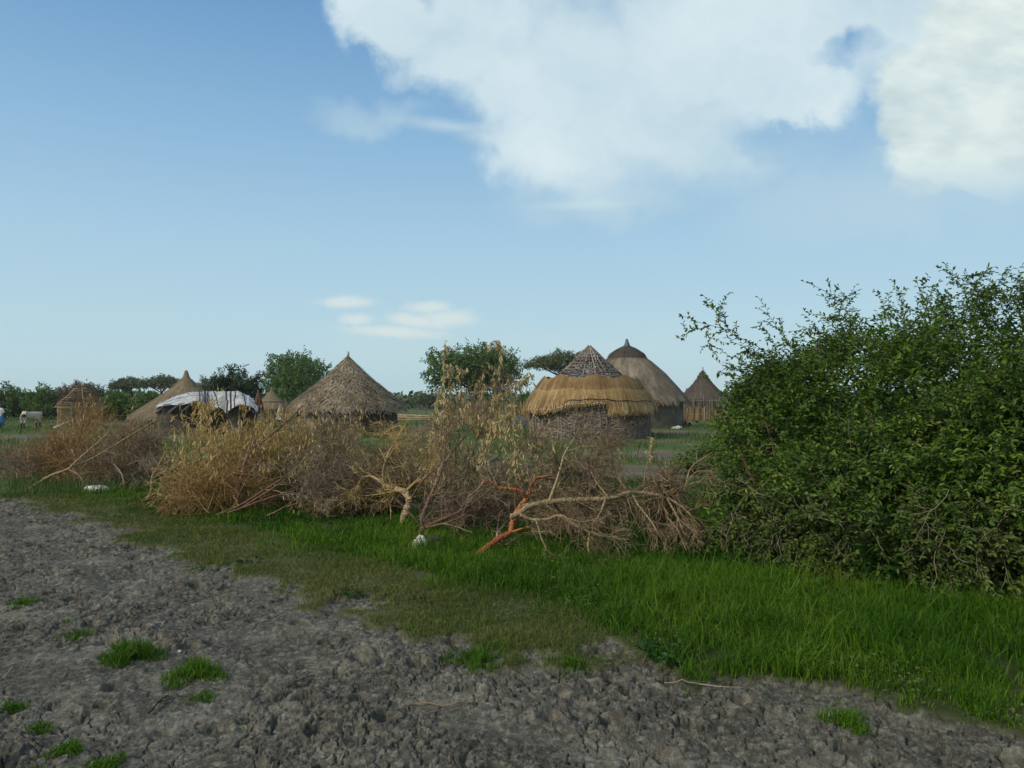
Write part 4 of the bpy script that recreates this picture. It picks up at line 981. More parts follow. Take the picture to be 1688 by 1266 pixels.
def poly_sticks(mb, segs, rad, rng, k=5, jit=.02, sides=4):
    P_ = []
    for a, b in segs:
        a = np.array(a, float); b = np.array(b, float); t = np.linspace(0, 1, k)[:, None]; q = a + (b - a) * t
        q[1:-1] += rng.normal(0, jit, (k - 2, 3)); P_.append(q)
    P_ = np.array(P_); R_ = rad * rng.uniform(.7, 1.3, len(P_))[:, None] * np.linspace(1.1, .8, k)[None]
    tubes(mb, P_, R_, sides, rng=rng, caps=True)

GH = 'round thatched huts of the village'
def hut(name, label, cx, eave_half, wall_half, peak, eave, base, mat, wallmat, seed, n, shape='straight', L=.55, W=.04, d=None, tip=None, sway=.12, lift=.03, topcap=False):
    rng = np.random.RandomState(seed)
    if d is None: d = G(cx, base)[1] + 1.2
    x0 = P(cx, base, d)[0]; re = eave_half / FPX * d; rw = wall_half / FPX * d
    zp = P(cx, peak, d)[2]; ze = P(cx, eave, d - re * .6)[2]
    root = thing(name, (x0, d, 0), label, 'hut', GH)
    if shape == 'straight': prof = [(.03, zp), (.09, zp - .25), (re * .14, zp - (zp - ze) * .22), (re * .40, zp - (zp - ze) * .49), (re * .76, zp - (zp - ze) * .80), (re, ze)]
    elif shape == 'flare': prof = [(.04, zp), (.12, zp - .3), (re * .13, zp - (zp - ze) * .2), (re * .25, zp - (zp - ze) * .36), (re * .55, zp - (zp - ze) * .62), (re, ze)]
    elif shape == 'dome': prof = [(.05, zp - .05), (re * .18, zp - (zp - ze) * .12), (re * .38, zp - (zp - ze) * .26), (re * .62, zp - (zp - ze) * .50), (re * .84, zp - (zp - ze) * .78), (re, ze)]
    mb = MB(); cone_thatch(mb, x0, d, prof, n, rng, L, W, lift, sway=sway)
    roof = mb.build('roof', M[mat], root)
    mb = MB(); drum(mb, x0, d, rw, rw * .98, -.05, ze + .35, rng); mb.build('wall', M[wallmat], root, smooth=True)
    return root, x0, d, re, rw, zp, ze, rng, roof

# the large hut
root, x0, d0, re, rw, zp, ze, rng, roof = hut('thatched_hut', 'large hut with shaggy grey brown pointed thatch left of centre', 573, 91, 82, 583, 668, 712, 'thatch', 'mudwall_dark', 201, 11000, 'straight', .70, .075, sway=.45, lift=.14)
mb = MB(); tubes(mb, np.array([[[x0, d0, zp - .25], [x0 + .02, d0, zp - .05], [x0 + .05, d0, zp + .12]]]), np.array([[.10, .05, .012]]), 7, rng=rng, caps=True)
poly_sticks(mb, [((x0, d0, zp - .1), (x0 + .08, d0 - .05, zp + .1)), ((x0, d0, zp - .1), (x0 - .04, d0, zp + .16))], .012, rng, jit=.004)
mb.build('roof_tip', M['thatch_grey'], root)
for (px, py0, py1, r) in [(502, 716, 676, .05), (578, 724, 672, .045), (561, 726, 690, .04)]:
    mb = MB(); a = P(px, py0, d0 - rw - .55); b = P(px, py1, d0 - rw - .5); a[2] = 0
    poly_sticks(mb, [(a, b)], r, rng, jit=.01, sides=6); mb.build('post', M['sticks'], root)
# doorway left of the posts
mb = MB(); q = []
for sx in (-1.95, -1.2):
    q.append((x0 + sx, d0 - math.sqrt(rw ** 2 - sx ** 2) - .03))
(x1, y1), (x2, y2) = q
mb.add([[x1, y1, .0], [x2, y2, .0], [x2, y2, 1.05], [x1, y1, 1.05], [x1, y1 + .2, 0], [x2, y2 + .2, 0], [x2, y2 + .2, 1.05], [x1, y1 + .2, 1.05]], [[0, 1, 2, 3], [4, 7, 6, 5], [0, 3, 7, 4], [1, 5, 6, 2], [3, 2, 6, 7]])
mb.build('door', M['sticks'], root)

# smooth roofed hut behind the tarp
root, x0, d0, re, rw, zp, ze, rng, roof = hut('thatched_hut', 'hut with smooth light brown roof rising behind the white tarp', 306, 86, 58, 613, 686, 708, 'thatch_smooth', 'mudwall', 202, 12000, 'flare', .5, .03, sway=.08, lift=.02, d=47)
mb = MB(); tubes(mb, np.array([[[x0, d0, zp - .5], [x0, d0, zp - .2], [x0, d0, zp + .03], [x0 - .01, d0, zp + .1]]]), np.array([[.30, .17, .10, .05]]), 9, rng=rng, caps=True); mb.build('roof_tip', M['thatch_smooth'], root)
# small hut
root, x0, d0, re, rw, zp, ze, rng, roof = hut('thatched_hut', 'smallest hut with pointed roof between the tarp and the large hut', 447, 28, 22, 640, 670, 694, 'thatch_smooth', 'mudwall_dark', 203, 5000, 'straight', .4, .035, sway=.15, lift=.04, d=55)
mb = MB(); poly_sticks(mb, [((x0, d0, zp - .2), (x0 + .02, d0, zp + .12))], .05, rng, jit=.003); mb.build('roof_tip', M['thatch_smooth'], root)
# blue tipped hut
root, x0, d0, re, rw, zp, ze, rng, roof = hut('thatched_hut', 'tall hut with blue tipped domed thatch and smooth grey mud wall', 1034, 100, 92, 572, 660, 703, 'thatch_grey', 'mudwall', 204, 17000, 'dome', .55, .035, sway=.12, lift=.035, d=49)
mb = MB(); re_ = re
pc = [(.05, zp + .02), (re_ * .14, zp - .22), (re_ * .27, zp - .55), (re_ * .315, zp - .86)]
cone_thatch(mb, x0, d0, [(r + .05, z + .10) for r, z in pc], 2600, rng, .4, .03, .05)
mb.build('roof_cap', M['thatch_dark'], root)
mb = MB(); tubes(mb, np.array([[[x0, d0, zp - .05], [x0, d0, zp + .12], [x0, d0, zp + .3], [x0 - .02, d0, zp + .46], [x0 - .06, d0, zp + .5]]]), np.array([[.30, .19, .12, .09, .05]]), 9, rng=rng, caps=True); mb.build('roof_tip', M['blue_cloth'], root, smooth=True)
# vine topped hut
root, x0, d0, re, rw, zp, ze, rng, roof = hut('thatched_hut', 'far small hut with green creeper on its grey roof top and a reed screen', 1159, 39, 30, 608, 656, 692, 'thatch_dark', 'mudwall_dark', 205, 7000, 'flare', .45, .035, sway=.1, lift=.02, d=66)
mb = MB(); n = 900; t = rng.rand(n) ** .7; A = rng.uniform(0, 2 * math.pi, n); r = .12 + t * .62; pos = np.stack([x0 + r * np.cos(A), d0 + r * np.sin(A), zp - .35 - t * .95 + rng.uniform(0, .12, n)], 1)
leafs(mb, pos, rng.normal(0, 1, pos.shape), rng.normal(0, 1, pos.shape), .13, .1, rng.rand(n), four=True); mb.build('creeper', M['cr_olive'], root)
mb = MB(); poly_sticks(mb, [((x0, d0, zp - .3), (x0 + .01, d0, zp + .18))], .05, rng, jit=.003, sides=6); mb.build('roof_tip', M['thatch_grey'], root)

def reed_screen(name, label, pts, z1, seed, mat, bands=(.35, .8), cat='fence', dens=34, base=0., posts=True, matr='sticks'):
    rng = np.random.RandomState(seed)
    root = thing(name, (pts[0][0], pts[0][1], 0), label, cat, 'reed fences of the village')
    pts = np.array(pts, float); seg = np.hypot(*np.diff(pts, axis=0).T); s = np.concatenate([[0], np.cumsum(seg)])
    n = int(s[-1] * dens); t = np.sort(rng.uniform(0, s[-1], n))
    x = np.interp(t, s, pts[:, 0]); y = np.interp(t, s, pts[:, 1]) + rng.normal(0, .03, n)
    h = z1 * (0.86 + .18 * fbm(t * 1.7, t * 0, 3, 2) + rng.uniform(-.08, .08, n))
    a = np.stack([x, y, np.full(n, base)], 1); b = np.stack([x + rng.normal(0, .06, n), y + rng.normal(0, .04, n), h], 1)
    k = 4; tt = np.linspace(0, 1, k)[None, :, None]; q = a[:, None] + (b - a)[:, None] * tt; q[:, 1:] += rng.normal(0, .015, (n, k - 1, 3))
    mb = MB(); tubes(mb, q, np.full((n, k), .022) * rng.uniform(.6, 1.3, n)[:, None], 3, rng=rng); mb.build('reed_panel', M[mat], root)
    for f in bands:
        mb = MB(); kk = max(6, int(s[-1] * 2)); u = np.linspace(0, s[-1], kk)
        q = np.stack([np.interp(u, s, pts[:, 0]), np.interp(u, s, pts[:, 1]) - .05, np.full(kk, z1 * f) + rng.normal(0, .02, kk)], 1)
        tubes(mb, q[None], np.full((1, kk), .018), 4, rng=rng); mb.build('rail', M[matr], root)
    if posts:
        for u in np.arange(.2, s[-1], 1.6):
            mb = MB(); xx = np.interp(u, s, pts[:, 0]); yy = np.interp(u, s, pts[:, 1]) - .08
            poly_sticks(mb, [((xx, yy, -.05), (xx + rng.normal(0, .04), yy, z1 * rng.uniform(1.0, 1.15)))], .035, rng, jit=.012, sides=5); mb.build('post', M[matr], root)
pa, pb, pc_ = P(728, 690, 52), P(800, 690, 50), P(884, 690, 49)
reed_screen('reed_fence', 'long tan reed fence below the round tree', [pa[:2], pb[:2], pc_[:2]], 1.62, 301, 'thatch_new', dens=30)
pa, pb, pc_ = P(1124, 690, 63.5), P(1160, 690, 62.8), P(1215, 690, 62.6)
reed_screen('reed_fence', 'golden reed screen in front of the far small right hut', [pa[:2], pb[:2], pc_[:2]], 1.1, 302, 'thatch_new', dens=30, bands=(.5,))
pa, pb = P(1124, 690, 64.2), P(1215, 690, 63.4)
reed_screen('reed_fence', 'taller grey reed screen right behind the golden one', [pa[:2], pb[:2]], 1.85, 303, 'sticks', dens=26, bands=(.9,))

def rail_fence():
    rng = np.random.RandomState(310); a = P(655, 690, 58); b = P(736, 690, 56)
    root = thing('rail_fence', (a[0], a[1], 0), 'low dark rail fence right of the large hut', 'fence')
    for z in (.25, .42, .58):
        mb = MB(); poly_sticks(mb, [((a[0], a[1], z), (b[0], b[1], z + rng.normal(0, .03)))], .06, rng, k=12, jit=.02, sides=5); mb.build('rail', M['twig_brown'], root)
    for t in np.linspace(0, 1, 6):
        q = a + (b - a) * t; mb = MB(); poly_sticks(mb, [((q[0], q[1] + .08, -.05), (q[0], q[1] + .08, .9 + rng.uniform(-.15, .5)))], .035, rng, sides=5); mb.build('post', M['sticks_grey'], root)
rail_fence()

# hut half hidden behind the green bush
root, x0, d0, re, rw, zp, ze, rng, roof = hut('thatched_hut', 'dark hut roof showing through the top of the big green bush', 1275, 75, 60, 584, 650, 712, 'thatch_dark', 'mudwall_dark', 206, 7000, 'straight', .5, .035, sway=.1, lift=.03, d=38)

# the half thatched hut
def half_hut():
    rng = np.random.RandomState(210)
    d = 34.5; cx = 972; x0 = P(cx, 700, d)[0]; rw = 98 / FPX * d
    zp = P(cx, 571, d)[2]; ze = P(cx, 668, d - 1.6)[2]; re = 106 / FPX * d
    root = thing('thatched_hut', (x0, d, 0), 'unfinished hut with bare stick roof and a skirt of fresh golden thatch', 'hut', GH)
    # wall: mud core behind a lattice of sticks
    mb = MB(); drum(mb, x0, d, rw * .97, rw * .96, -.05, ze + .2, rng, bump=.03); mb.build('wall', M['mudwall'], root, smooth=True)
    mb = MB(); n = 2300
    A = rng.uniform(math.pi * .93, math.pi * 2.07, n); z = rng.uniform(.02, ze + .1, n); z = np.round(z / .115) * .115 + rng.normal(0, .035, n)
    l = rng.uniform(.10, .42, n); k = 5; t = np.linspace(-.5, .5, k)[None]
    AA = A[:, None] + t * (l / rw)[:, None]; R = rw * .985 + rng.uniform(0, .05, n)[:, None] + .02 * np.sin(AA * 25)
    Q = np.stack([x0 + R * np.cos(AA), d + R * np.sin(AA), z[:, None] + t * l[:, None] * rng.normal(0, .35, n)[:, None]], -1)
    tubes(mb, Q, np.full((n, k), .013) * rng.uniform(.6, 1.2, n)[:, None], 4, rng=rng)
    na = 30
    A = np.linspace(math.pi * .95, math.pi * 2.05, na) + rng.normal(0, .02, na)
    segs = [((x0 + rw * 1.01 * math.cos(a), d + rw * 1.01 * math.sin(a), -.03), (x0 + rw * 1.01 * math.cos(a + rng.normal(0, .02)), d + rw * 1.01 * math.sin(a), ze + .15)) for a in A]
    poly_sticks(mb, segs, .014, rng, jit=.03)
    mb.build('stick_lattice', M['sticks'], root)
    # roof frame: rafters and hoops
    mb = MB(); nr = 34; segs = []
    for i in range(nr):
        a = i * 2 * math.pi / nr + rng.normal(0, .02); segs.append(((x0 + .05 * math.cos(a), d + .05 * math.sin(a), zp + rng.uniform(-.05, .06)), (x0 + re * .97 * math.cos(a), d + re * .97 * math.sin(a), ze + .04)))
    poly_sticks(mb, segs, .028, rng, k=7, jit=.012)
    for f in np.linspace(.035, .96, 18):
        r = re * f; z = zp - (zp - ze) * f; kk = 40; u = np.linspace(0, 2 * math.pi, kk) + rng.uniform(0, 6)
        for _ in range(1):
            q = np.stack([x0 + (r + rng.normal(0, .02, kk)) * np.cos(u), d + (r + rng.normal(0, .02, kk)) * np.sin(u), z + .03 + rng.normal(0, .022, kk) + _ * .035], 1)
            tubes(mb, q[None], np.full((1, kk), .036), 4, rng=rng)
    # short off-cuts lying in the lattice
    n = 480; A = rng.uniform(0, 2 * math.pi, n); f = np.sqrt(rng.uniform(.01, .75, n)); l = rng.uniform(.12, .35, n); t = np.linspace(-.5, .5, 3)[None]
    AA = A[:, None] + t * (l / (re * f))[:, None] * .8; FF = f[:, None] + t * rng.normal(0, .05, n)[:, None]
    Q = np.stack([x0 + re * FF * np.cos(AA), d + re * FF * np.sin(AA), zp - (zp - ze) * FF + .05], -1)
    tubes(mb, Q, np.full((n, 3), .018), 3, rng=rng)
    mb.build('roof_frame', M['sticks_grey'], root)
    # thatch skirt
    n = 17000; A = rng.uniform(0, 2 * math.pi, n); mb = MB()
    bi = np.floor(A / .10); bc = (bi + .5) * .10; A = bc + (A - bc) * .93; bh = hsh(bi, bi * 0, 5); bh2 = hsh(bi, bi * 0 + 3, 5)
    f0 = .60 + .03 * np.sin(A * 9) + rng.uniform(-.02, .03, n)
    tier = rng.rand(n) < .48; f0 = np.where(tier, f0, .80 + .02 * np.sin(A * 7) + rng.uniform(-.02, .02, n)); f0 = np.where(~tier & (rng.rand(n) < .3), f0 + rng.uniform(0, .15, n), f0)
    X = np.cos(A)  # -1 left .. 1 right, front is sin<0
    front = np.sin(A) < 0
    # lower edge: long at the left, lifted over the opening, long again at the right
    low = np.interp(X, [-1, -.8, -.55, -.38, -.1, .16, .2, .6, .9, 1], [.34, .36, .30, .06, .0, .0, .40, .36, .30, .26])
    low = np.where(front, low, .30)
    z_top = zp - (zp - ze) * f0 + .07
    z_end = ze + .02 - low + rng.normal(0, .05, n) - (rng.rand(n) < .05) * rng.uniform(0, .15, n) + (bh - .5) * .13; r_end = re * (.965 + .07 * low / .4) + rng.normal(0, .03, n)
    g = np.clip(fbm(A * 22, f0 * 3, 3, 41) * .6 + bh2 * .5, 0, 1); lean = (bh - .5) * .06 + rng.normal(0, .012, n)
    pts = []; zm = zp - (zp - ze) * .86 + rng.normal(0, .03, n); z_end = np.where(tier, np.maximum(zm, z_end), z_end); r_end = np.where(tier, re * .90, r_end + .05)
    for u in (0, .35, .7, 1.0):
        rs = re * (f0 + .15 * (1 - (f0 - .58) / .45)); r = rs + (r_end - rs) * u + .04 * math.sin(u * math.pi); z = z_top + .04 + (z_end - z_top) * u + .03 * g
        aa = A + rng.normal(0, .008, n) + lean * u; pts.append((r, z, aa))
    w = rng.uniform(.016, .045, n); V = []
    for j, (r, z, aa) in enumerate(pts):
        da = w * (.8, 1, 1, .8)[j] / 2 / r
        for sg in (-1, 1): V.append(np.stack([x0 + r * np.cos(aa + sg * da), d + r * np.sin(aa + sg * da), z], 1))
    V = np.stack(V, 1); i = np.arange(n * 8).reshape(n, 8)
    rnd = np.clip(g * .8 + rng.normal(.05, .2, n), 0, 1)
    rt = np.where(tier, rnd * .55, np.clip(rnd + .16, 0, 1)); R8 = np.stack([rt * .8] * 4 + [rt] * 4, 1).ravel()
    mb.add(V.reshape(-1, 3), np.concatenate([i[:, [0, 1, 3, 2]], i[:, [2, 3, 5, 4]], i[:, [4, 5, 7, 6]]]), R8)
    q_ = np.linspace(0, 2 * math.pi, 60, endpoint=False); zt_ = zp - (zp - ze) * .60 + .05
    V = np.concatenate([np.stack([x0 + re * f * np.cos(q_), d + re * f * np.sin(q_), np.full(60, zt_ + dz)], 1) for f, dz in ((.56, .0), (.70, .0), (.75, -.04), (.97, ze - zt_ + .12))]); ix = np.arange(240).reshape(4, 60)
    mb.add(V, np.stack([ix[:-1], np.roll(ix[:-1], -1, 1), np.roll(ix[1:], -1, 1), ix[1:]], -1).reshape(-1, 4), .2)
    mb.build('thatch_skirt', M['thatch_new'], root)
    # binding ropes
    for nm, mt, du, xs, rad in (('binding', 'bark_dark', .50, (-.98, .98), .018), ('pale_binding', 'rope_white', .16, (-.9, .16), .016)):
        mb = MB(); kk = 46; a = np.arccos(np.linspace(xs[0], xs[1], kk)); a = -a
        low = np.interp(np.cos(a), [-1, -.8, -.55, -.38, -.1, .16, .2, .6, .9, 1], [.34, .36, .30, .06, .0, .0, .06, .10, .10, .1])
        z = ze - low * .8 + du * .45 + .02 * np.sin(np.arange(kk)); r = re * (1.0 - (.0 if nm != 'binding' else .055)) + .14
        q = np.stack([x0 + r * np.cos(a), d + r * np.sin(a), z + .03], 1)
        if nm == 'binding': tubes(mb, q[None], np.full((1, kk), rad), 4, rng=rng)
        else:
            for j in range(0, kk - 2, 2):
                if rng.rand() < .8: tubes(mb, np.array([q[j:j + 2]]), np.full((1, 2), rad), 4, rng=rng, caps=True)
        mb.build(nm, M[mt], root)
half_hut()

# bare hut frame on the left
def frame_hut():
    rng = np.random.RandomState(220); d = 46; cx = 133; x0 = P(cx, 700, d)[0]; rw = 33 / FPX * d
    zp = P(cx, 634, d)[2]; ze = P(cx, 667, d)[2]
    root = thing('hut_frame', (x0, d, 0), 'bare stick frame of a hut without thatch at the left', 'hut', GH)
    mb = MB(); segs = []
    for i in range(60):
        a = i * 2 * math.pi / 60; segs.append(((x0 + rw * math.cos(a), d + rw * math.sin(a), -.05), (x0 + rw * math.cos(a), d + rw * math.sin(a), ze + .08)))
    poly_sticks(mb, segs, .028, rng, jit=.015)
    for z in np.arange(.1, ze, .11):
        u = np.linspace(0, 2 * math.pi, 40); q = np.stack([x0 + rw * 1.01 * np.cos(u), d + rw * 1.01 * np.sin(u), z + rng.normal(0, .015, 40)], 1); tubes(mb, q[None], np.full((1, 40), .018), 4, rng=rng)
    mb.build('stick_wall', M['twig_brown'], root)
    mb = MB(); segs = []
    for i in range(20):
        a = i * 2 * math.pi / 20; segs.append(((x0 + .12 * math.cos(a), d + .12 * math.sin(a), zp), (x0 + rw * 1.1 * math.cos(a), d + rw * 1.1 * math.sin(a), ze - .1)))
    poly_sticks(mb, segs, .026, rng, k=7, jit=.015)
    for f in np.linspace(.12, 1.05, 10):
        u = np.linspace(0, 2 * math.pi, 36); r = .12 + (rw * 1.1 - .12) * f; q = np.stack([x0 + r * np.cos(u), d + r * np.sin(u), zp - (zp - ze + .1) * f + .03 + rng.normal(0, .015, 36)], 1); tubes(mb, q[None], np.full((1, 36), .022), 4, rng=rng)
    mb.build('roof_frame', M['twig_brown'], root)
frame_hut()

# ------------------------------------------------------------------ tarp shelter
def tarp():
    rng = np.random.RandomState(230); d = 36.0
    c = P(341, 700, d); root = thing('tarp_shelter', (c[0], d + 1, 0), 'low shelter covered with a wrinkled white plastic tarp and dark straps', 'shelter')
    nx, nv = 90, 30
    u = np.linspace(0, 1, nx); px = 258 + u * 167
    top = np.interp(px, [258, 285, 310, 345, 372, 390, 404, 416, 425], [668, 654, 646, 644.5, 645, 644, 649, 656, 664])
    bot = np.interp(px, [258, 270, 300, 320, 338, 345, 352, 362, 372, 395, 410, 418, 425], [672, 668, 667, 663, 662, 672, 676, 670, 679, 668, 668, 674, 680])
    top += rng.normal(0, .35, nx)
    V = np.zeros((nv, nx, 3))
    for i in range(nx):
        a = P(px[i], top[i], d + 1.6); b = P(px[i], bot[i], d + .0)
        for j in range(nv):
            v = j / (nv - 1)
            if v < .25:   # back slope
                w = v / .25; q = a + np.array([0, 1.9 * (1 - w), -.75 * (1 - w)])
            else:
                w = (v - .25) / .75; q = a + (b - a) * w; q[2] += .03 * math.sin(w * math.pi)
            q = q.copy()
            fold = .035 * (vnoise(np.array(px[i] * .22), np.array(v * 2.), 3) - .5) + .06 * (vnoise(np.array(px[i] * .07 + 4), np.array(v * 1.6), 6) - .5)
            amp = .9 + 1.2 * float(px[i] > 335)
            q[1] += float(fold) * amp * 1.6; q[2] += float(fold) * amp * .9
            V[j, i] = q
    idx = np.arange(nv * nx).reshape(nv, nx); F = np.stack([idx[:-1, :-1], idx[1:, :-1], idx[1:, 1:], idx[:-1, 1:]], -1).reshape(-1, 4)
    mb = MB(); mb.add(V.reshape(-1, 3), F); o = mb.build('tarp_sheet', M['tarp'], root, smooth=True)
    m = o.modifiers.new('thick', 'SOLIDIFY'); m.thickness = .012
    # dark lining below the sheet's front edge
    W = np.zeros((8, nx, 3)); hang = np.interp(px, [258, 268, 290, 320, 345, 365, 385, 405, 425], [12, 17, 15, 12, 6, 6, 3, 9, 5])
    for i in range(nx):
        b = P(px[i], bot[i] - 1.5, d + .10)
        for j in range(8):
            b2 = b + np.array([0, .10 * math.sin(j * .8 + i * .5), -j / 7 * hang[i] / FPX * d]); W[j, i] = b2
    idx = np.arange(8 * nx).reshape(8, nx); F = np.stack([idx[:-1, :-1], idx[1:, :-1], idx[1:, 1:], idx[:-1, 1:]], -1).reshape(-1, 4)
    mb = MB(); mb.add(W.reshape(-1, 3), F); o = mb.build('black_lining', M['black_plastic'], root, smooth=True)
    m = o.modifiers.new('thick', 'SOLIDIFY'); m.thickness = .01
    # straps over the sheet
    for (p0, p1, rr) in [(331, 330, .022), (337, 340, .026), (344, 348, .030), (352, 361, .022), (374, 376, .032), (380, 380, .035), (388, 386, .02), (401, 405, .024), (334, 335, .016), (340, 343, .016)]:
        i0 = int((p0 - 258) / 167 * (nx - 1)); i1 = int((p1 - 258) / 167 * (nx - 1)); q = []
        for j in range(8, nv):
            w = (j - 8) / (nv - 9); ii = int(round(i0 + (i1 - i0) * w)); q.append(V[j, ii] + np.array([0, -.02, .018]))
        mb = MB(); tubes(mb, np.array([q]), np.full((1, len(q)), rr), 5, rng=rng); mb.build('strap', M['strap'], root)
    # long seam and a faint printed ring with two strokes
    q = [V[17, i] + np.array([0, -.02, .015]) for i in range(6, 42)]; mb = MB(); tubes(mb, np.array([q]), np.full((1, len(q)), .008), 4, rng=rng); mb.build('seam', M['strap'], root)
    for cx_, cy_, r_ in ((311, 649, 1.7), (391, 657, 4.5)):
        i = int((cx_ - 258) / 167 * (nx - 1)); c0 = V[13 if r_ < 2 else 17, i] + np.array([0, -.05, .03]); n_ = V[18, i] - V[10, i]; n_ = n_ / np.linalg.norm(n_)
        aa = np.linspace(.3, 5.6, 16); q = [c0 + r_ / FPX * d * (math.cos(a) * np.array([1, 0, 0]) + math.sin(a) * n_) for a in aa]
        mb = MB(); tubes(mb, np.array([q]), np.full((1, 16), .010), 4, rng=rng); mb.build('printed_mark', M['strap'], root)
    # posts and a mud panel inside
    for (px_, py_) in [(262, 672), (332, 668), (394, 664), (420, 668)]:
        a = P(px_, 700, d + .3); b = P(px_, py_, d + .3); a[2] = -.05; mb = MB(); poly_sticks(mb, [(a, b)], .04, rng, sides=6); mb.build('post', M['sticks'], root)
    a = P(374, 700, d + .8); b = P(398, 700, d + .8); mb = MB()
    z = 1.42; y0, y1 = a[1], a[1] + .12
    mb.add([[a[0], y0, 0], [b[0], y0, 0], [b[0], y0, z], [a[0], y0, z], [a[0], y1, 0], [b[0], y1, 0], [b[0], y1, z], [a[0], y1, z]], [[0, 1, 2, 3], [5, 4, 7, 6], [4, 0, 3, 7], [1, 5, 6, 2], [3, 2, 6, 7]]); mb.build('mud_panel', M['mudwall'], root)
    a = P(258, 700, d + 2.2); b = P(425, 700, d + 2.2); mb = MB(); y0, y1 = a[1], a[1] + .1; z = 1.5
    mb.add([[a[0], y0, 0], [b[0], y0, 0], [b[0], y0, z], [a[0], y0, z], [a[0], y1, 0], [b[0], y1, 0], [b[0], y1, z], [a[0], y1, z]], [[0, 1, 2, 3], [5, 4, 7, 6], [4, 0, 3, 7], [1, 5, 6, 2], [3, 2, 6, 7]]); mb.build('back_wall', M['mudwall_dark'], root)
tarp()

def draped_cone():
    rng = np.random.RandomState(240); d = 37.; c = P(425, 690, d); zt = P(425, 645, d)[2]
    root = thing('cloth_covered_post', (c[0], d, 0), 'red brown cloth hung over a post at the right end of the tarp', 'cloth')
    A, T = np.meshgrid(np.linspace(0, 2 * math.pi, 40, endpoint=False), np.linspace(0, 1, 12))
    r = .03 + .22 * T ** .8 * (1 + .25 * np.sin(A * 7 + 3 * T)); V = np.stack([c[0] + r * np.cos(A) + .05 * T, d + r * np.sin(A), zt - T * 1.05], -1)
    idx = np.arange(480).reshape(12, 40); a, b = idx[:-1], idx[1:]; mb = MB(); mb.add(V.reshape(-1, 3), np.stack([a, np.roll(a, -1, 1), np.roll(b, -1, 1), b], -1).reshape(-1, 4)); mb.build('cloth', M['redbrown'], root, smooth=True)
    mb = MB(); poly_sticks(mb, [((c[0], d, -.05), (c[0], d, zt + .06))], .03, rng, sides=6, jit=.005); mb.build('post', M['sticks'], root)
draped_cone()

def cloth_strip():
    rng = np.random.RandomState(241); d = 53.; c = P(461, 690, d); zt = P(461, 668, d)[2]
    V = []; k = 10
    for j in range(k):
        t = j / (k - 1)
        for s in (-1, 1): V.append([c[0] + s * (.05 + .13 * t) - .12 * t, d + .04 * math.sin(j), zt - t * 1.0])
    F = [[2 * j, 2 * j + 1, 2 * j + 3, 2 * j + 2] for j in range(k - 1)]
    mb = MB(); mb.add(V, F); o = mb.build('hanging_cloth', M['white_cloth']); m = o.modifiers.new('t', 'SOLIDIFY'); m.thickness = .02
    tag(o, 'pale cloth hanging in front of the smallest hut', 'cloth')
cloth_strip()

# ------------------------------------------------------------------ litter and small things
def crumpled(name, label, px, py, sx, sy, sz, mat, seed, cat, rot=0, d=None, parts=None):
    import bmesh
    rng = np.random.RandomState(seed); g = G(px, py) if d is None else np.array([P(px, py, d)[0], d, 0.])
    bm = bmesh.new(); bmesh.ops.create_icosphere(bm, subdivisions=4, radius=1)
    for v in bm.verts:
        p = np.array(v.co[:]); n = 0.
        a = np.array(p[0] * 2.1 + p[2] * 1.3 + seed); b = np.array(p[1] * 2.1 - p[2] * .7)
        n = float(vnoise(a, b, seed)) * .8 + float(vnoise(a * 3.1, b * 3.1, seed + 1)) * .5 + abs(float(vnoise(a * 7, b * 7, seed + 2)) - .5) * .5
        s = .45 + .55 * n
        v.co = (p[0] * s * sx, p[1] * s * sy, max(p[2], -.25) * s * sz + .25 * s * sz)
    me = bpy.data.meshes.new(name); bm.to_mesh(me); bm.free()
    for f in me.polygons: f.use_smooth = False
    me.materials.append(M[mat]); o = bpy.data.objects.new(name, me); COL.objects.link(o)
    o.location = (g[0], g[1], (gz(g) if g[1] < 30 else 0)); o.rotation_euler = (0, 0, rot)
    return tag(o, label, cat)
crumpled('plastic_bag', 'flattened white plastic bag on the verge at the far left', 157, 815, .24, .10, .10, 'white_cloth', 401, 'bag', .1)
crumpled('white_rag', 'crumpled white rag in the grass left of the red bough', 692, 909, .085, .065, .11, 'white_cloth', 402, 'rag', .3)
crumpled('black_rag', 'black scrap lying over the white rag in the grass', 707, 906, .15, .04, .10, 'black_plastic', 403, 'rag', -.1)
crumpled('black_rag', 'small black clump on the verge left of the white bag', 120, 805, .09, .06, .10, 'black_plastic', 404, 'rag')
crumpled('grey_heap', 'rounded dark grey heap in the yard left of the half thatched hut', 850, 704, .75, .4, .62, 'rubble', 405, 'heap', d=46)
crumpled('straw_heap', 'small pale straw heap just behind the dark grey heap', 862, 700, .38, .3, .72, 'thatch_new', 406, 'heap', d=46.8)
crumpled('white_sack', 'white sacks lying at the foot of the grey mud wall', 1206, 704, .42, .2, .22, 'white_cloth', 407, 'sack', d=44.6)
crumpled('white_sack', 'small white sack at the right corner of the grey mud wall', 1117, 703, .32, .2, .18, 'white_cloth', 408, 'sack', d=44.4)
crumpled('straw_bundle', 'round orange end of a straw bundle under the eave of the blue tipped hut', 1081, 668, .20, .20, .24, 'thatch_new', 409, 'straw bundle', d=44.8)
bpy.data.objects[-1] if False else None
for o in bpy.data.objects:
    if o.name.startswith('straw_bundle'):
        o.location.z = P(1081, 667, 44.8)[2]; o.location.y = 44.8
crumpled('clay_pot', 'small red brown pot right of the grey mud wall', 1130, 699, .12, .12, .42, 'clay', 410, 'pot', d=47.5)
crumpled('clay_pot', 'second red brown pot beside the reed screen', 1137, 699, .13, .13, .30, 'clay', 411, 'pot', d=47.8)
crumpled('paper_scrap', 'tiny white scrap on the mud right of the biggest tuft', 296, 1070, .012, .01, .008, 'white_cloth', 412, 'scrap')
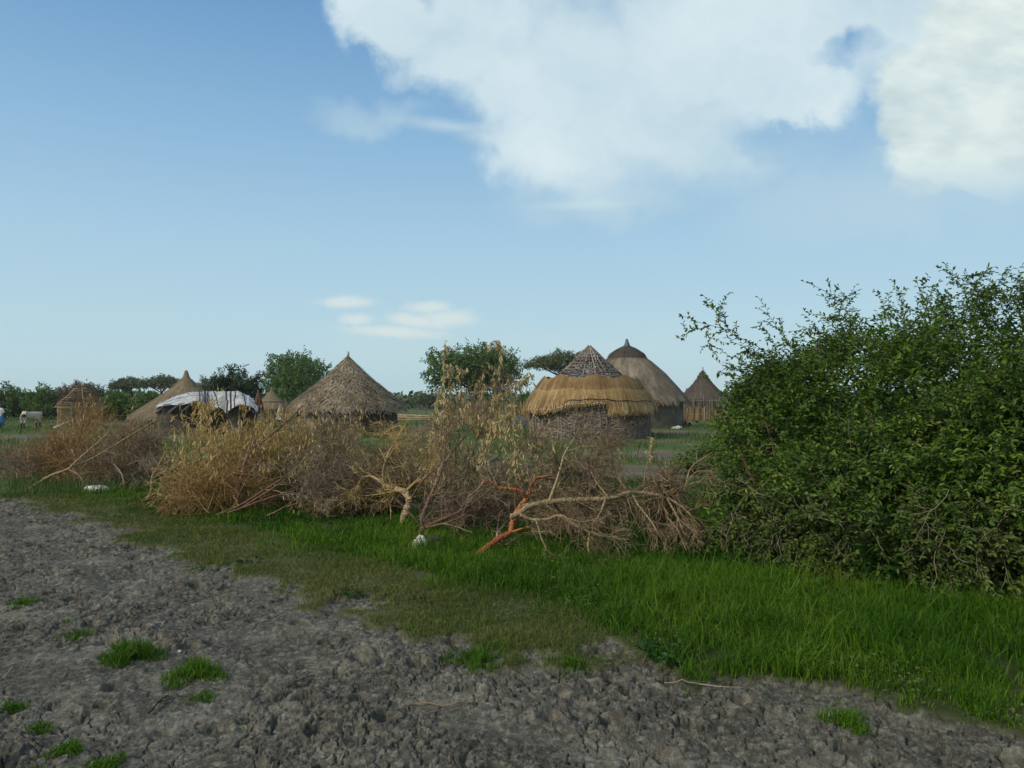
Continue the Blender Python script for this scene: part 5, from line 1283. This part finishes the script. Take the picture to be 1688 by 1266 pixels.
crumpled('paper_scrap', 'thin white splinter on the mud below the biggest tuft', 170, 1086, .016, .004, .006, 'white_cloth', 413, 'scrap', -.7)
crumpled('paper_scrap', 'small yellow chip on the mud below the verge in the middle', 1030, 1170, .012, .010, .008, 'rope_white', 414, 'scrap', .4)

def ground_stick(label, pts, rad, seed, mat='twig_brown', kidsn=2):
    rng = np.random.RandomState(seed); q = resample(np.array([G(*p) for p in pts]), 14)
    q[:, 2] = ground_z(q[:, 0], q[:, 1]) + rad + .012
    q[:, 2] = np.maximum(q[:, 2], np.convolve(np.pad(q[:, 2], 2, mode='edge'), np.ones(5) / 5, 'valid'))
    mb = MB(); rr = np.linspace(rad, rad * .4, 14); tubes(mb, q[None], rr[None], 5, rng=rng, caps=True)
    P1, R1 = kids(q[None], rr[None], kidsn, .2, .9, (.08, .25), (.4, .9), 6, .12, .0, rng, .6); P1[:, :, 2] = ground_z(P1[:, :, 0], P1[:, :, 1]) + .015; tubes(mb, P1, R1, 4, rng=rng)
    o = mb.build('fallen_twig', M[mat]); tag(o, label, 'twig', 'dead twigs lying on the ground')
ground_stick('curved dead stem lying on the mud right of centre', [(650, 1162), (690, 1158), (735, 1168), (770, 1160)], .006, 501)
ground_stick('short pale stem on the mud beside the curved dead stem', [(700, 1180), (740, 1172), (800, 1150)], .004, 502, 'twig_grey')
ground_stick('dark stick on the mud below the wide spreading tuft', [(245, 1170), (262, 1155), (278, 1145)], .007, 503, 'bark_dark')
ground_stick('thin straight twig along the mud edge under the green verge', [(1095, 1133), (1150, 1136), (1225, 1140)], .004, 504, 'twig_grey')
ground_stick('dark root like twig at the mud edge left of centre', [(460, 1145), (478, 1128), (520, 1108)], .006, 505, 'bark_dark')
ground_stick('bent brown twig at the left edge of the mud', [(5, 1115), (18, 1098), (30, 1092)], .005, 506)
ground_stick('thin upright looking twig on the mud below the leafy weed', [(1100, 1190), (1108, 1165), (1118, 1118)], .003, 507, 'twig_grey')
ground_stick('small dark twig on the dry grass left of the white rag', [(500, 912), (540, 903), (600, 895)], .005, 508, 'bark_dark')
ground_stick('dark twig beside the black clump on the verge', [(92, 808), (108, 806), (118, 808)], .012, 509, 'bark_dark')
ground_stick('rusty twig on the mud near the lower picture edge', [(480, 978 + 120), (500, 1090), (522, 1092)], .004, 510)

# ------------------------------------------------------------------ cow, bird, person
def skin_obj(name, verts, edges, radii, mat, parent, loc=(0, 0, 0), rot=0, sub=2, rootv=0):
    me = bpy.data.meshes.new(name); me.from_pydata(verts, edges, []); me.update(); me.materials.append(mat)
    o = bpy.data.objects.new(name, me); COL.objects.link(o)
    sk = o.modifiers.new('skin', 'SKIN'); sk.use_smooth_shade = True
    for i, r in enumerate(radii):
        v = me.skin_vertices[0].data[i]; v.radius = r if isinstance(r, tuple) else (r, r); v.use_root = (i == rootv)
    ss = o.modifiers.new('sub', 'SUBSURF'); ss.levels = sub; ss.render_levels = sub
    o.location = loc; o.rotation_euler = (0, 0, rot)
    if parent: o.parent = parent
    return o

def cow():
    g = G(52, 707); s = 1.0
    root = thing('cow', (g[0], g[1], 0), 'white cow with black head and dark lower legs standing in the grass', 'cow')
    root.rotation_euler = (0, 0, math.radians(62)); root.scale = (.95,) * 3
    v = [(-.50, 0, .86), (-.25, 0, .84), (.05, 0, .80), (.35, 0, .84), (.52, 0, .90), (.66, 0, .93), (.80, 0, .88), (1.0, 0, .74),    # spine .. muzzle
         (-.52, .15, .70), (-.44, .16, .48), (-.54, .16, .30), (-.50, .16, .03),
         (-.52, -.15, .70), (-.46, -.16, .48), (-.56, -.16, .30), (-.52, -.16, .03),
         (.36, .13, .58), (.37, .14, .34), (.37, .14, .03), (.40, -.13, .58), (.41, -.14, .34), (.41, -.14, .03),
         (-.60, 0, .88), (-.66, 0, .62), (-.67, 0, .36)]
    e = [(0, 1), (1, 2), (2, 3), (3, 4), (4, 5), (5, 6), (6, 7), (0, 8), (8, 9), (9, 10), (10, 11), (0, 12), (12, 13), (13, 14), (14, 15), (3, 16), (16, 17), (17, 18), (3, 19), (19, 20), (20, 21), (0, 22), (22, 23), (23, 24)]
    r = [(.20, .22), (.21, .25), (.23, .27), (.20, .26), (.13, .18), (.10, .12), (.09, .11), (.055, .06), .12, .07, .045, .045, .12, .07, .045, .045, .085, .05, .045, .085, .05, .045, .05, .022, .035]
    b = skin_obj('body', v, e, r, M['hide'], root, rootv=1)
    for sy in (-1, 1):
        skin_obj('horn', [(.74, .05 * sy, .97), (.72, .16 * sy, 1.06), (.70, .20 * sy, 1.22)], [(0, 1), (1, 2)], [.025, .02, .008], M['sticks_grey'], root, sub=1)
        skin_obj('ear', [(.73, .08 * sy, .92), (.70, .17 * sy, .90), (.68, .23 * sy, .86)], [(0, 1), (1, 2)], [.02, .035, .01], M['hoof'], root, sub=1)
cow()

def bird():
    g = G(96, 714); root = thing('egret', (g[0], g[1], 0), 'white egret leaning forward in the grass behind the hedge', 'bird')
    root.rotation_euler = (0, 0, math.radians(12)); root.scale = (1.15,) * 3
    v = [(-.22, 0, .22), (-.08, 0, .27), (.07, 0, .33), (.14, 0, .38), (.19, 0, .44), (.23, 0, .47)]
    skin_obj('body', v, [(i, i + 1) for i in range(5)], [.02, .06, .06, .028, .02, .028], M['white_cloth'], root, rootv=1)
    skin_obj('beak', [(.24, 0, .47), (.31, 0, .455)], [(0, 1)], [.012, .004], M['thatch_new'], root, sub=1)
    for s in (-1, 1): skin_obj('leg', [(0, .03 * s, .27), (-.01, .03 * s, .13), (0, .03 * s, .0)], [(0, 1), (1, 2)], [.010, .008, .008], M['bark_dark'], root, sub=1)
bird()

def person():
    g = G(1, 709); root = thing('person', (g[0], g[1], 0), 'person in white top and blue skirt at the left picture edge', 'person')
    root.rotation_euler = (0, 0, math.radians(-20)); root.scale = (.86,) * 3
    v = [(0, 0, .92), (0, 0, 1.10), (0, 0, 1.32), (0, 0, 1.43), (0, -.01, 1.50), (0, -.02, 1.60), (.17, 0, 1.37), (.22, .02, 1.12), (.20, -.06, .90), (-.17, 0, 1.37), (-.22, .02, 1.12), (-.20, -.06, .90), (.09, 0, .85), (.10, -.02, .48), (.10, 0, .08), (.11, -.12, .04), (-.09, 0, .85), (-.10, -.01, .48), (-.10, .03, .08), (-.11, -.09, .04)]
    e = [(0, 1), (1, 2), (2, 3), (3, 4), (4, 5), (2, 6), (6, 7), (7, 8), (2, 9), (9, 10), (10, 11), (0, 12), (12, 13), (13, 14), (14, 15), (0, 16), (16, 17), (17, 18), (18, 19)]
    r = [(.14, .10), (.12, .09), (.13, .09), .05, .075, .085, .055, .042, .03, .055, .042, .03, .085, .055, .04, .035, .085, .055, .04, .035]
    skin_obj('body', v, e, r, M['skin'], root)
    def shell(name, prof, mat, off=0):
        A = np.linspace(0, 2 * math.pi, 28, endpoint=False); V = []
        for rx, ry, z in prof: V += [[rx * (1 + .05 * math.sin(a * 6 + z * 3)) * math.cos(a), ry * math.sin(a) * (1 + .05 * math.sin(a * 5)), z] for a in A]
        idx = np.arange(len(prof) * 28).reshape(-1, 28); a_, b_ = idx[:-1], idx[1:]
        me = bpy.data.meshes.new(name); me.from_pydata(V, [], np.stack([a_, np.roll(a_, -1, 1), np.roll(b_, -1, 1), b_], -1).reshape(-1, 4).tolist()); me.materials.append(mat)
        for f in me.polygons: f.use_smooth = True
        o = bpy.data.objects.new(name, me); COL.objects.link(o); o.parent = root
        m = o.modifiers.new('t', 'SOLIDIFY'); m.thickness = .01
    shell('shirt', [(.165, .13, .88), (.155, .12, 1.0), (.15, .115, 1.15), (.175, .125, 1.30), (.19, .11, 1.38), (.10, .08, 1.44), (.055, .06, 1.46)], M['cloth_w'])
    for s in (-1, 1): skin_obj('sleeve', [(.16 * s, 0, 1.38), (.20 * s, .01, 1.25), (.225 * s, .02, 1.10)], [(0, 1), (1, 2)], [.07, .062, .055], M['cloth_w'], root, sub=1)
    shell('skirt', [(.14, .11, .96), (.18, .15, .85), (.22, .19, .6), (.26, .23, .32)], M['cloth_b'])
    skin_obj('headscarf', [(0, .02, 1.52), (0, .02, 1.62), (0, .03, 1.69)], [(0, 1), (1, 2)], [.088, .10, .075], M['cloth_n'], root, sub=2)
person()

# ------------------------------------------------------------------ sky, sun, camera
SUN_DIR = nrm(np.array([-.78, -.50, .62]))
def world():
    w = bpy.data.worlds.new('World'); S.world = w; w.use_nodes = True
    nt = w.node_tree; nd = nt.nodes; lk = nt.links; nd.clear()
    out = nd.new('ShaderNodeOutputWorld'); bg = nd.new('ShaderNodeBackground'); bg.inputs['Strength'].default_value = .10
    sky = nd.new('ShaderNodeTexSky'); sky.sky_type = 'NISHITA'; sky.sun_disc = False
    sky.sun_elevation = math.asin(SUN_DIR[2]); sky.sun_rotation = math.atan2(SUN_DIR[0], SUN_DIR[1])
    sky.air_density = 1.0; sky.dust_density = 1.2; sky.ozone_density = 1.0
    tc = nd.new('ShaderNodeTexCoord'); sx = nd.new('ShaderNodeSeparateXYZ'); lk.new(tc.outputs['Generated'], sx.inputs[0])
    def m(op, a, b=None, c=None, clamp=False):
        q = nd.new('ShaderNodeMath'); q.operation = op; q.use_clamp = clamp
        for i, s in enumerate((a, b, c)):
            if s is None: continue
            if isinstance(s, (int, float)): q.inputs[i].default_value = s
            else: lk.new(s, q.inputs[i])
        return q.outputs[0]
    ys = m('MAXIMUM', sx.outputs['Y'], .12)
    u = m('DIVIDE', sx.outputs['X'], ys); v = m('DIVIDE', sx.outputs['Z'], ys)
    cb = nd.new('ShaderNodeCombineXYZ'); lk.new(u, cb.inputs[0]); lk.new(v, cb.inputs[1])
    uv = cb.outputs[0]
    def noise(sc, det, rough=.55, vec=uv, col=False, sxy=None):
        if sxy:
            mp = nd.new('ShaderNodeMapping'); mp.inputs['Scale'].default_value = (sxy[0], sxy[1], 1); lk.new(vec, mp.inputs['Vector']); vec = mp.outputs[0]
        n = nd.new('ShaderNodeTexNoise'); n.inputs['Scale'].default_value = sc; n.inputs['Detail'].default_value = det; n.inputs['Roughness'].default_value = rough
        lk.new(vec, n.inputs['Vector']); return n.outputs['Color' if col else 'Fac']
    # warped coordinates
    wc = noise(6, 6, .6, col=True); vs = nd.new('ShaderNodeVectorMath'); vs.operation = 'SUBTRACT'; lk.new(wc, vs.inputs[0]); vs.inputs[1].default_value = (.5, .5, .5)
    vm = nd.new('ShaderNodeVectorMath'); vm.operation = 'SCALE'; lk.new(vs.outputs[0], vm.inputs[0]); vm.inputs['Scale'].default_value = .16
    va = nd.new('ShaderNodeVectorMath'); va.operation = 'ADD'; lk.new(uv, va.inputs[0]); lk.new(vm.outputs[0], va.inputs[1]); wuv = va.outputs[0]
    def blob(px, py, rx, ry, rot=0, src=wuv):
        mp = nd.new('ShaderNodeMapping'); mp.vector_type = 'TEXTURE'
        mp.inputs['Location'].default_value = ((px - 844) / FPX, (662 - py) / FPX, 0)
        mp.inputs['Rotation'].default_value = (0, 0, math.radians(rot)); mp.inputs['Scale'].default_value = (rx / FPX, ry / FPX, 1)
        lk.new(src, mp.inputs['Vector'])
        # drop the depth axis
        s = nd.new('ShaderNodeVectorMath'); s.operation = 'MULTIPLY'; s.inputs[1].default_value = (1, 1, 0); lk.new(mp.outputs[0], s.inputs[0])
        l = nd.new('ShaderNodeVectorMath'); l.operation = 'LENGTH'; lk.new(s.outputs[0], l.inputs[0])
        return m('SUBTRACT', 1.0, l.outputs['Value'])
    def field(bl):
        f = None
        for b in bl:
            q = blob(*b); f = q if f is None else m('MAXIMUM', f, q)
        return f
    def ss(x, a, b):
        q = nd.new('ShaderNodeMapRange'); q.interpolation_type = 'SMOOTHSTEP'; q.inputs['From Min'].default_value = a; q.inputs['From Max'].default_value = b
        lk.new(x, q.inputs['Value']); return q.outputs['Result']
    nf = noise(9, 8, .6); nfs = m('MULTIPLY', m('SUBTRACT', nf, .5), .55)
    A = field([(650, 10, 110, 80, -25), (800, 50, 190, 130, -20), (960, 120, 260, 190, -15), (920, 235, 150, 85, -12), (1180, 60, 320, 200), (1120, 190, 260, 100, 8), (1330, 30, 300, 150), (1330, 150, 160, 80, 10), (1560, 0, 300, 120)])
    A = m('SUBTRACT', A, m('MULTIPLY', m('MAXIMUM', m('MAXIMUM', blob(1400, 72, 85, 45, 30), blob(1290, 215, 140, 40, -15)), 0.0), .75))
    An = m('ADD', A, nfs); side = ss(u, -.12, .12)
    Af = m('ADD', m('MULTIPLY', ss(An, -.12, .32), m('SUBTRACT', 1.0, side)), m('MULTIPLY', ss(An, -.22, .62), side))
    Wf = field([(745, 205, 130, 17, -7, uv), (800, 222, 80, 22, -12, uv), (960, 336, 120, 12, 2, uv), (1240, 172, 90, 12, 0, uv)])
    Wf = m('MULTIPLY', ss(m('ADD', Wf, m('MULTIPLY', nfs, 1.2)), -.1, 1.1), .6)
    soft = m('MULTIPLY', ss(m('ADD', field([(1150, 260, 360, 110), (1000, 330, 240, 60), (1450, 330, 420, 130), (600, 180, 130, 40)]), m('MULTIPLY', nfs, .8)), 0, .9), .42)
    B = field([(1620, 120, 170, 120), (1590, 190, 160, 110), (1640, 270, 190, 70, 5), (1690, 60, 190, 130)])
    nb = noise(11, 6, .6, sxy=(1, 1.5)); Bf = ss(m('ADD', B, m('MULTIPLY', m('SUBTRACT', nb, .5), .75)), -.02, .26)
    lowfade = ss(v, .235, .335); Bf = m('MULTIPLY', Bf, lowfade)
    C = field([(568, 498, 64, 13, 0, uv), (588, 526, 38, 14, 0, uv), (708, 506, 48, 14, 0, uv), (650, 547, 110, 13, -3, uv), (690, 530, 66, 14, -8, uv), (735, 525, 60, 20, 0, uv)])
    nc = noise(30, 8, .6); Cf = m('MULTIPLY', ss(m('ADD', C, m('MULTIPLY', m('SUBTRACT', nc, .5), 1.3)), -.1, .80), .75)
    D = field([(650, 560, 200, 60), (1000, 560, 260, 40), (800, 555, 80, 20)]); Df = m('MULTIPLY', ss(m('ADD', D, nfs), 0, 1.0), .25)
    # sky: the Nishita sky, veiled with milky humid air toward the horizon
    def mix(f, a, b):
        x = nd.new('ShaderNodeMix'); x.data_type = 'RGBA'
        if isinstance(f, float): x.inputs['Factor'].default_value = f
        else: lk.new(f, x.inputs['Factor'])
        for s, t in ((a, 'A'), (b, 'B')):
            if isinstance(s, tuple): x.inputs[t].default_value = (*s, 1)
            else: lk.new(s, x.inputs[t])
        return x.outputs['Result']
    K = SKYK
    elev = m('MAXIMUM', sx.outputs['Z'], 0.0)
    grad = ramp(nd, [(0, (.53 * K, .71 * K, .76 * K)), (.10, (.48 * K, .69 * K, .79 * K)), (.20, (.40 * K, .62 * K, .79 * K)), (.32, (.28 * K, .50 * K, .73 * K)), (.46, (.155 * K, .345 * K, .61 * K)), (1, (.05 * K, .14 * K, .36 * K))]); lk.new(elev, grad.inputs['Fac'])
    base = mix(.92, sky.outputs['Color'], grad.outputs['Color'])
    tone = ramp(nd, [(.32, (.54 * K, .70 * K, .78 * K)), (.66, (.74 * K, .86 * K, .89 * K))]); lk.new(noise(4.5, 6, .55, vec=wuv), tone.inputs['Fac'])
    toneB = ramp(nd, [(.34, (.58 * K, .70 * K, .71 * K)), (.62, (.80 * K, .89 * K, .85 * K))]); lk.new(noise(9, 5, .55, sxy=(1, 2.0)), toneB.inputs['Fac'])
    c = mix(Df, base, (.60 * K, .72 * K, .74 * K))
    c = mix(soft, c, (.56 * K, .71 * K, .77 * K)); c = mix(Wf, c, (.60 * K, .74 * K, .78 * K)); c = mix(m('MULTIPLY', Af, .94), c, tone.outputs['Color'])
    c = mix(m('MULTIPLY', Bf, .9), c, toneB.outputs['Color']); c = mix(Cf, c, (.72 * K, .80 * K, .78 * K))
    # cloud deck added unseen overhead and behind the viewer to neutralise the blue ambient
    nv = noise(2.2, 5, .6, vec=tc.outputs['Generated'])
    over = m('MAXIMUM', ss(sx.outputs['Z'], .58, .80), ss(sx.outputs['Y'], .15, -.15))
    over = m('MULTIPLY', over, ss(nv, .36, .56))
    c = mix(m('MULTIPLY', over, .9), c, (.44 * K, .47 * K, .43 * K))
    lk.new(c, bg.inputs['Color']); lk.new(bg.outputs[0], out.inputs[0])
SKYK = 10.0
world()

sl = bpy.data.lights.new('sun', 'SUN'); sl.energy = 2.2; sl.angle = math.radians(5); sl.color = (1, .88, .70)
so = bpy.data.objects.new('sun', sl); COL.objects.link(so)
from mathutils import Vector
so.rotation_euler = Vector(SUN_DIR.tolist()).to_track_quat('Z', 'Y').to_euler()

def haze():
    x0, x1, y0, y1, z0, z1 = -380, 380, -30, 345, -1.2, 9.5
    V = [[x0, y0, z0], [x1, y0, z0], [x1, y1, z0], [x0, y1, z0], [x0, y0, z1], [x1, y0, z1], [x1, y1, z1], [x0, y1, z1]]
    m = bpy.data.materials.new('haze_air'); m.use_nodes = True; nt = m.node_tree; nt.nodes.clear()
    out = nt.nodes.new('ShaderNodeOutputMaterial'); v = nt.nodes.new('ShaderNodeVolumePrincipled')
    v.inputs['Color'].default_value = (.88, .93, .95, 1); v.inputs['Density'].default_value = .0004; v.inputs['Anisotropy'].default_value = .2
    nt.links.new(v.outputs[0], out.inputs['Volume'])
    mb = MB(); mb.add(V, [[0, 3, 2, 1], [4, 5, 6, 7], [0, 1, 5, 4], [1, 2, 6, 5], [2, 3, 7, 6], [3, 0, 4, 7]])
    o = mb.build('haze', m); o['kind'] = 'stuff'
haze()
cam = bpy.data.cameras.new('camera'); cam.sensor_width = 36; cam.lens = FPX / 1688 * 36; cam.clip_end = 8000; cam.clip_start = .05
co = bpy.data.objects.new('camera', cam); COL.objects.link(co); co.location = (0, 0, H); co.rotation_euler = (math.radians(90) + PITCH, 0, 0); S.camera = co
S.view_settings.view_transform = 'Standard'; S.view_settings.look = 'None'; S.view_settings.gamma = 1; S.view_settings.exposure = 0
S.cycles.use_denoising = True
S.cycles.max_bounces = 6; S.cycles.diffuse_bounces = 3; S.cycles.transmission_bounces = 3; S.cycles.transparent_max_bounces = 4
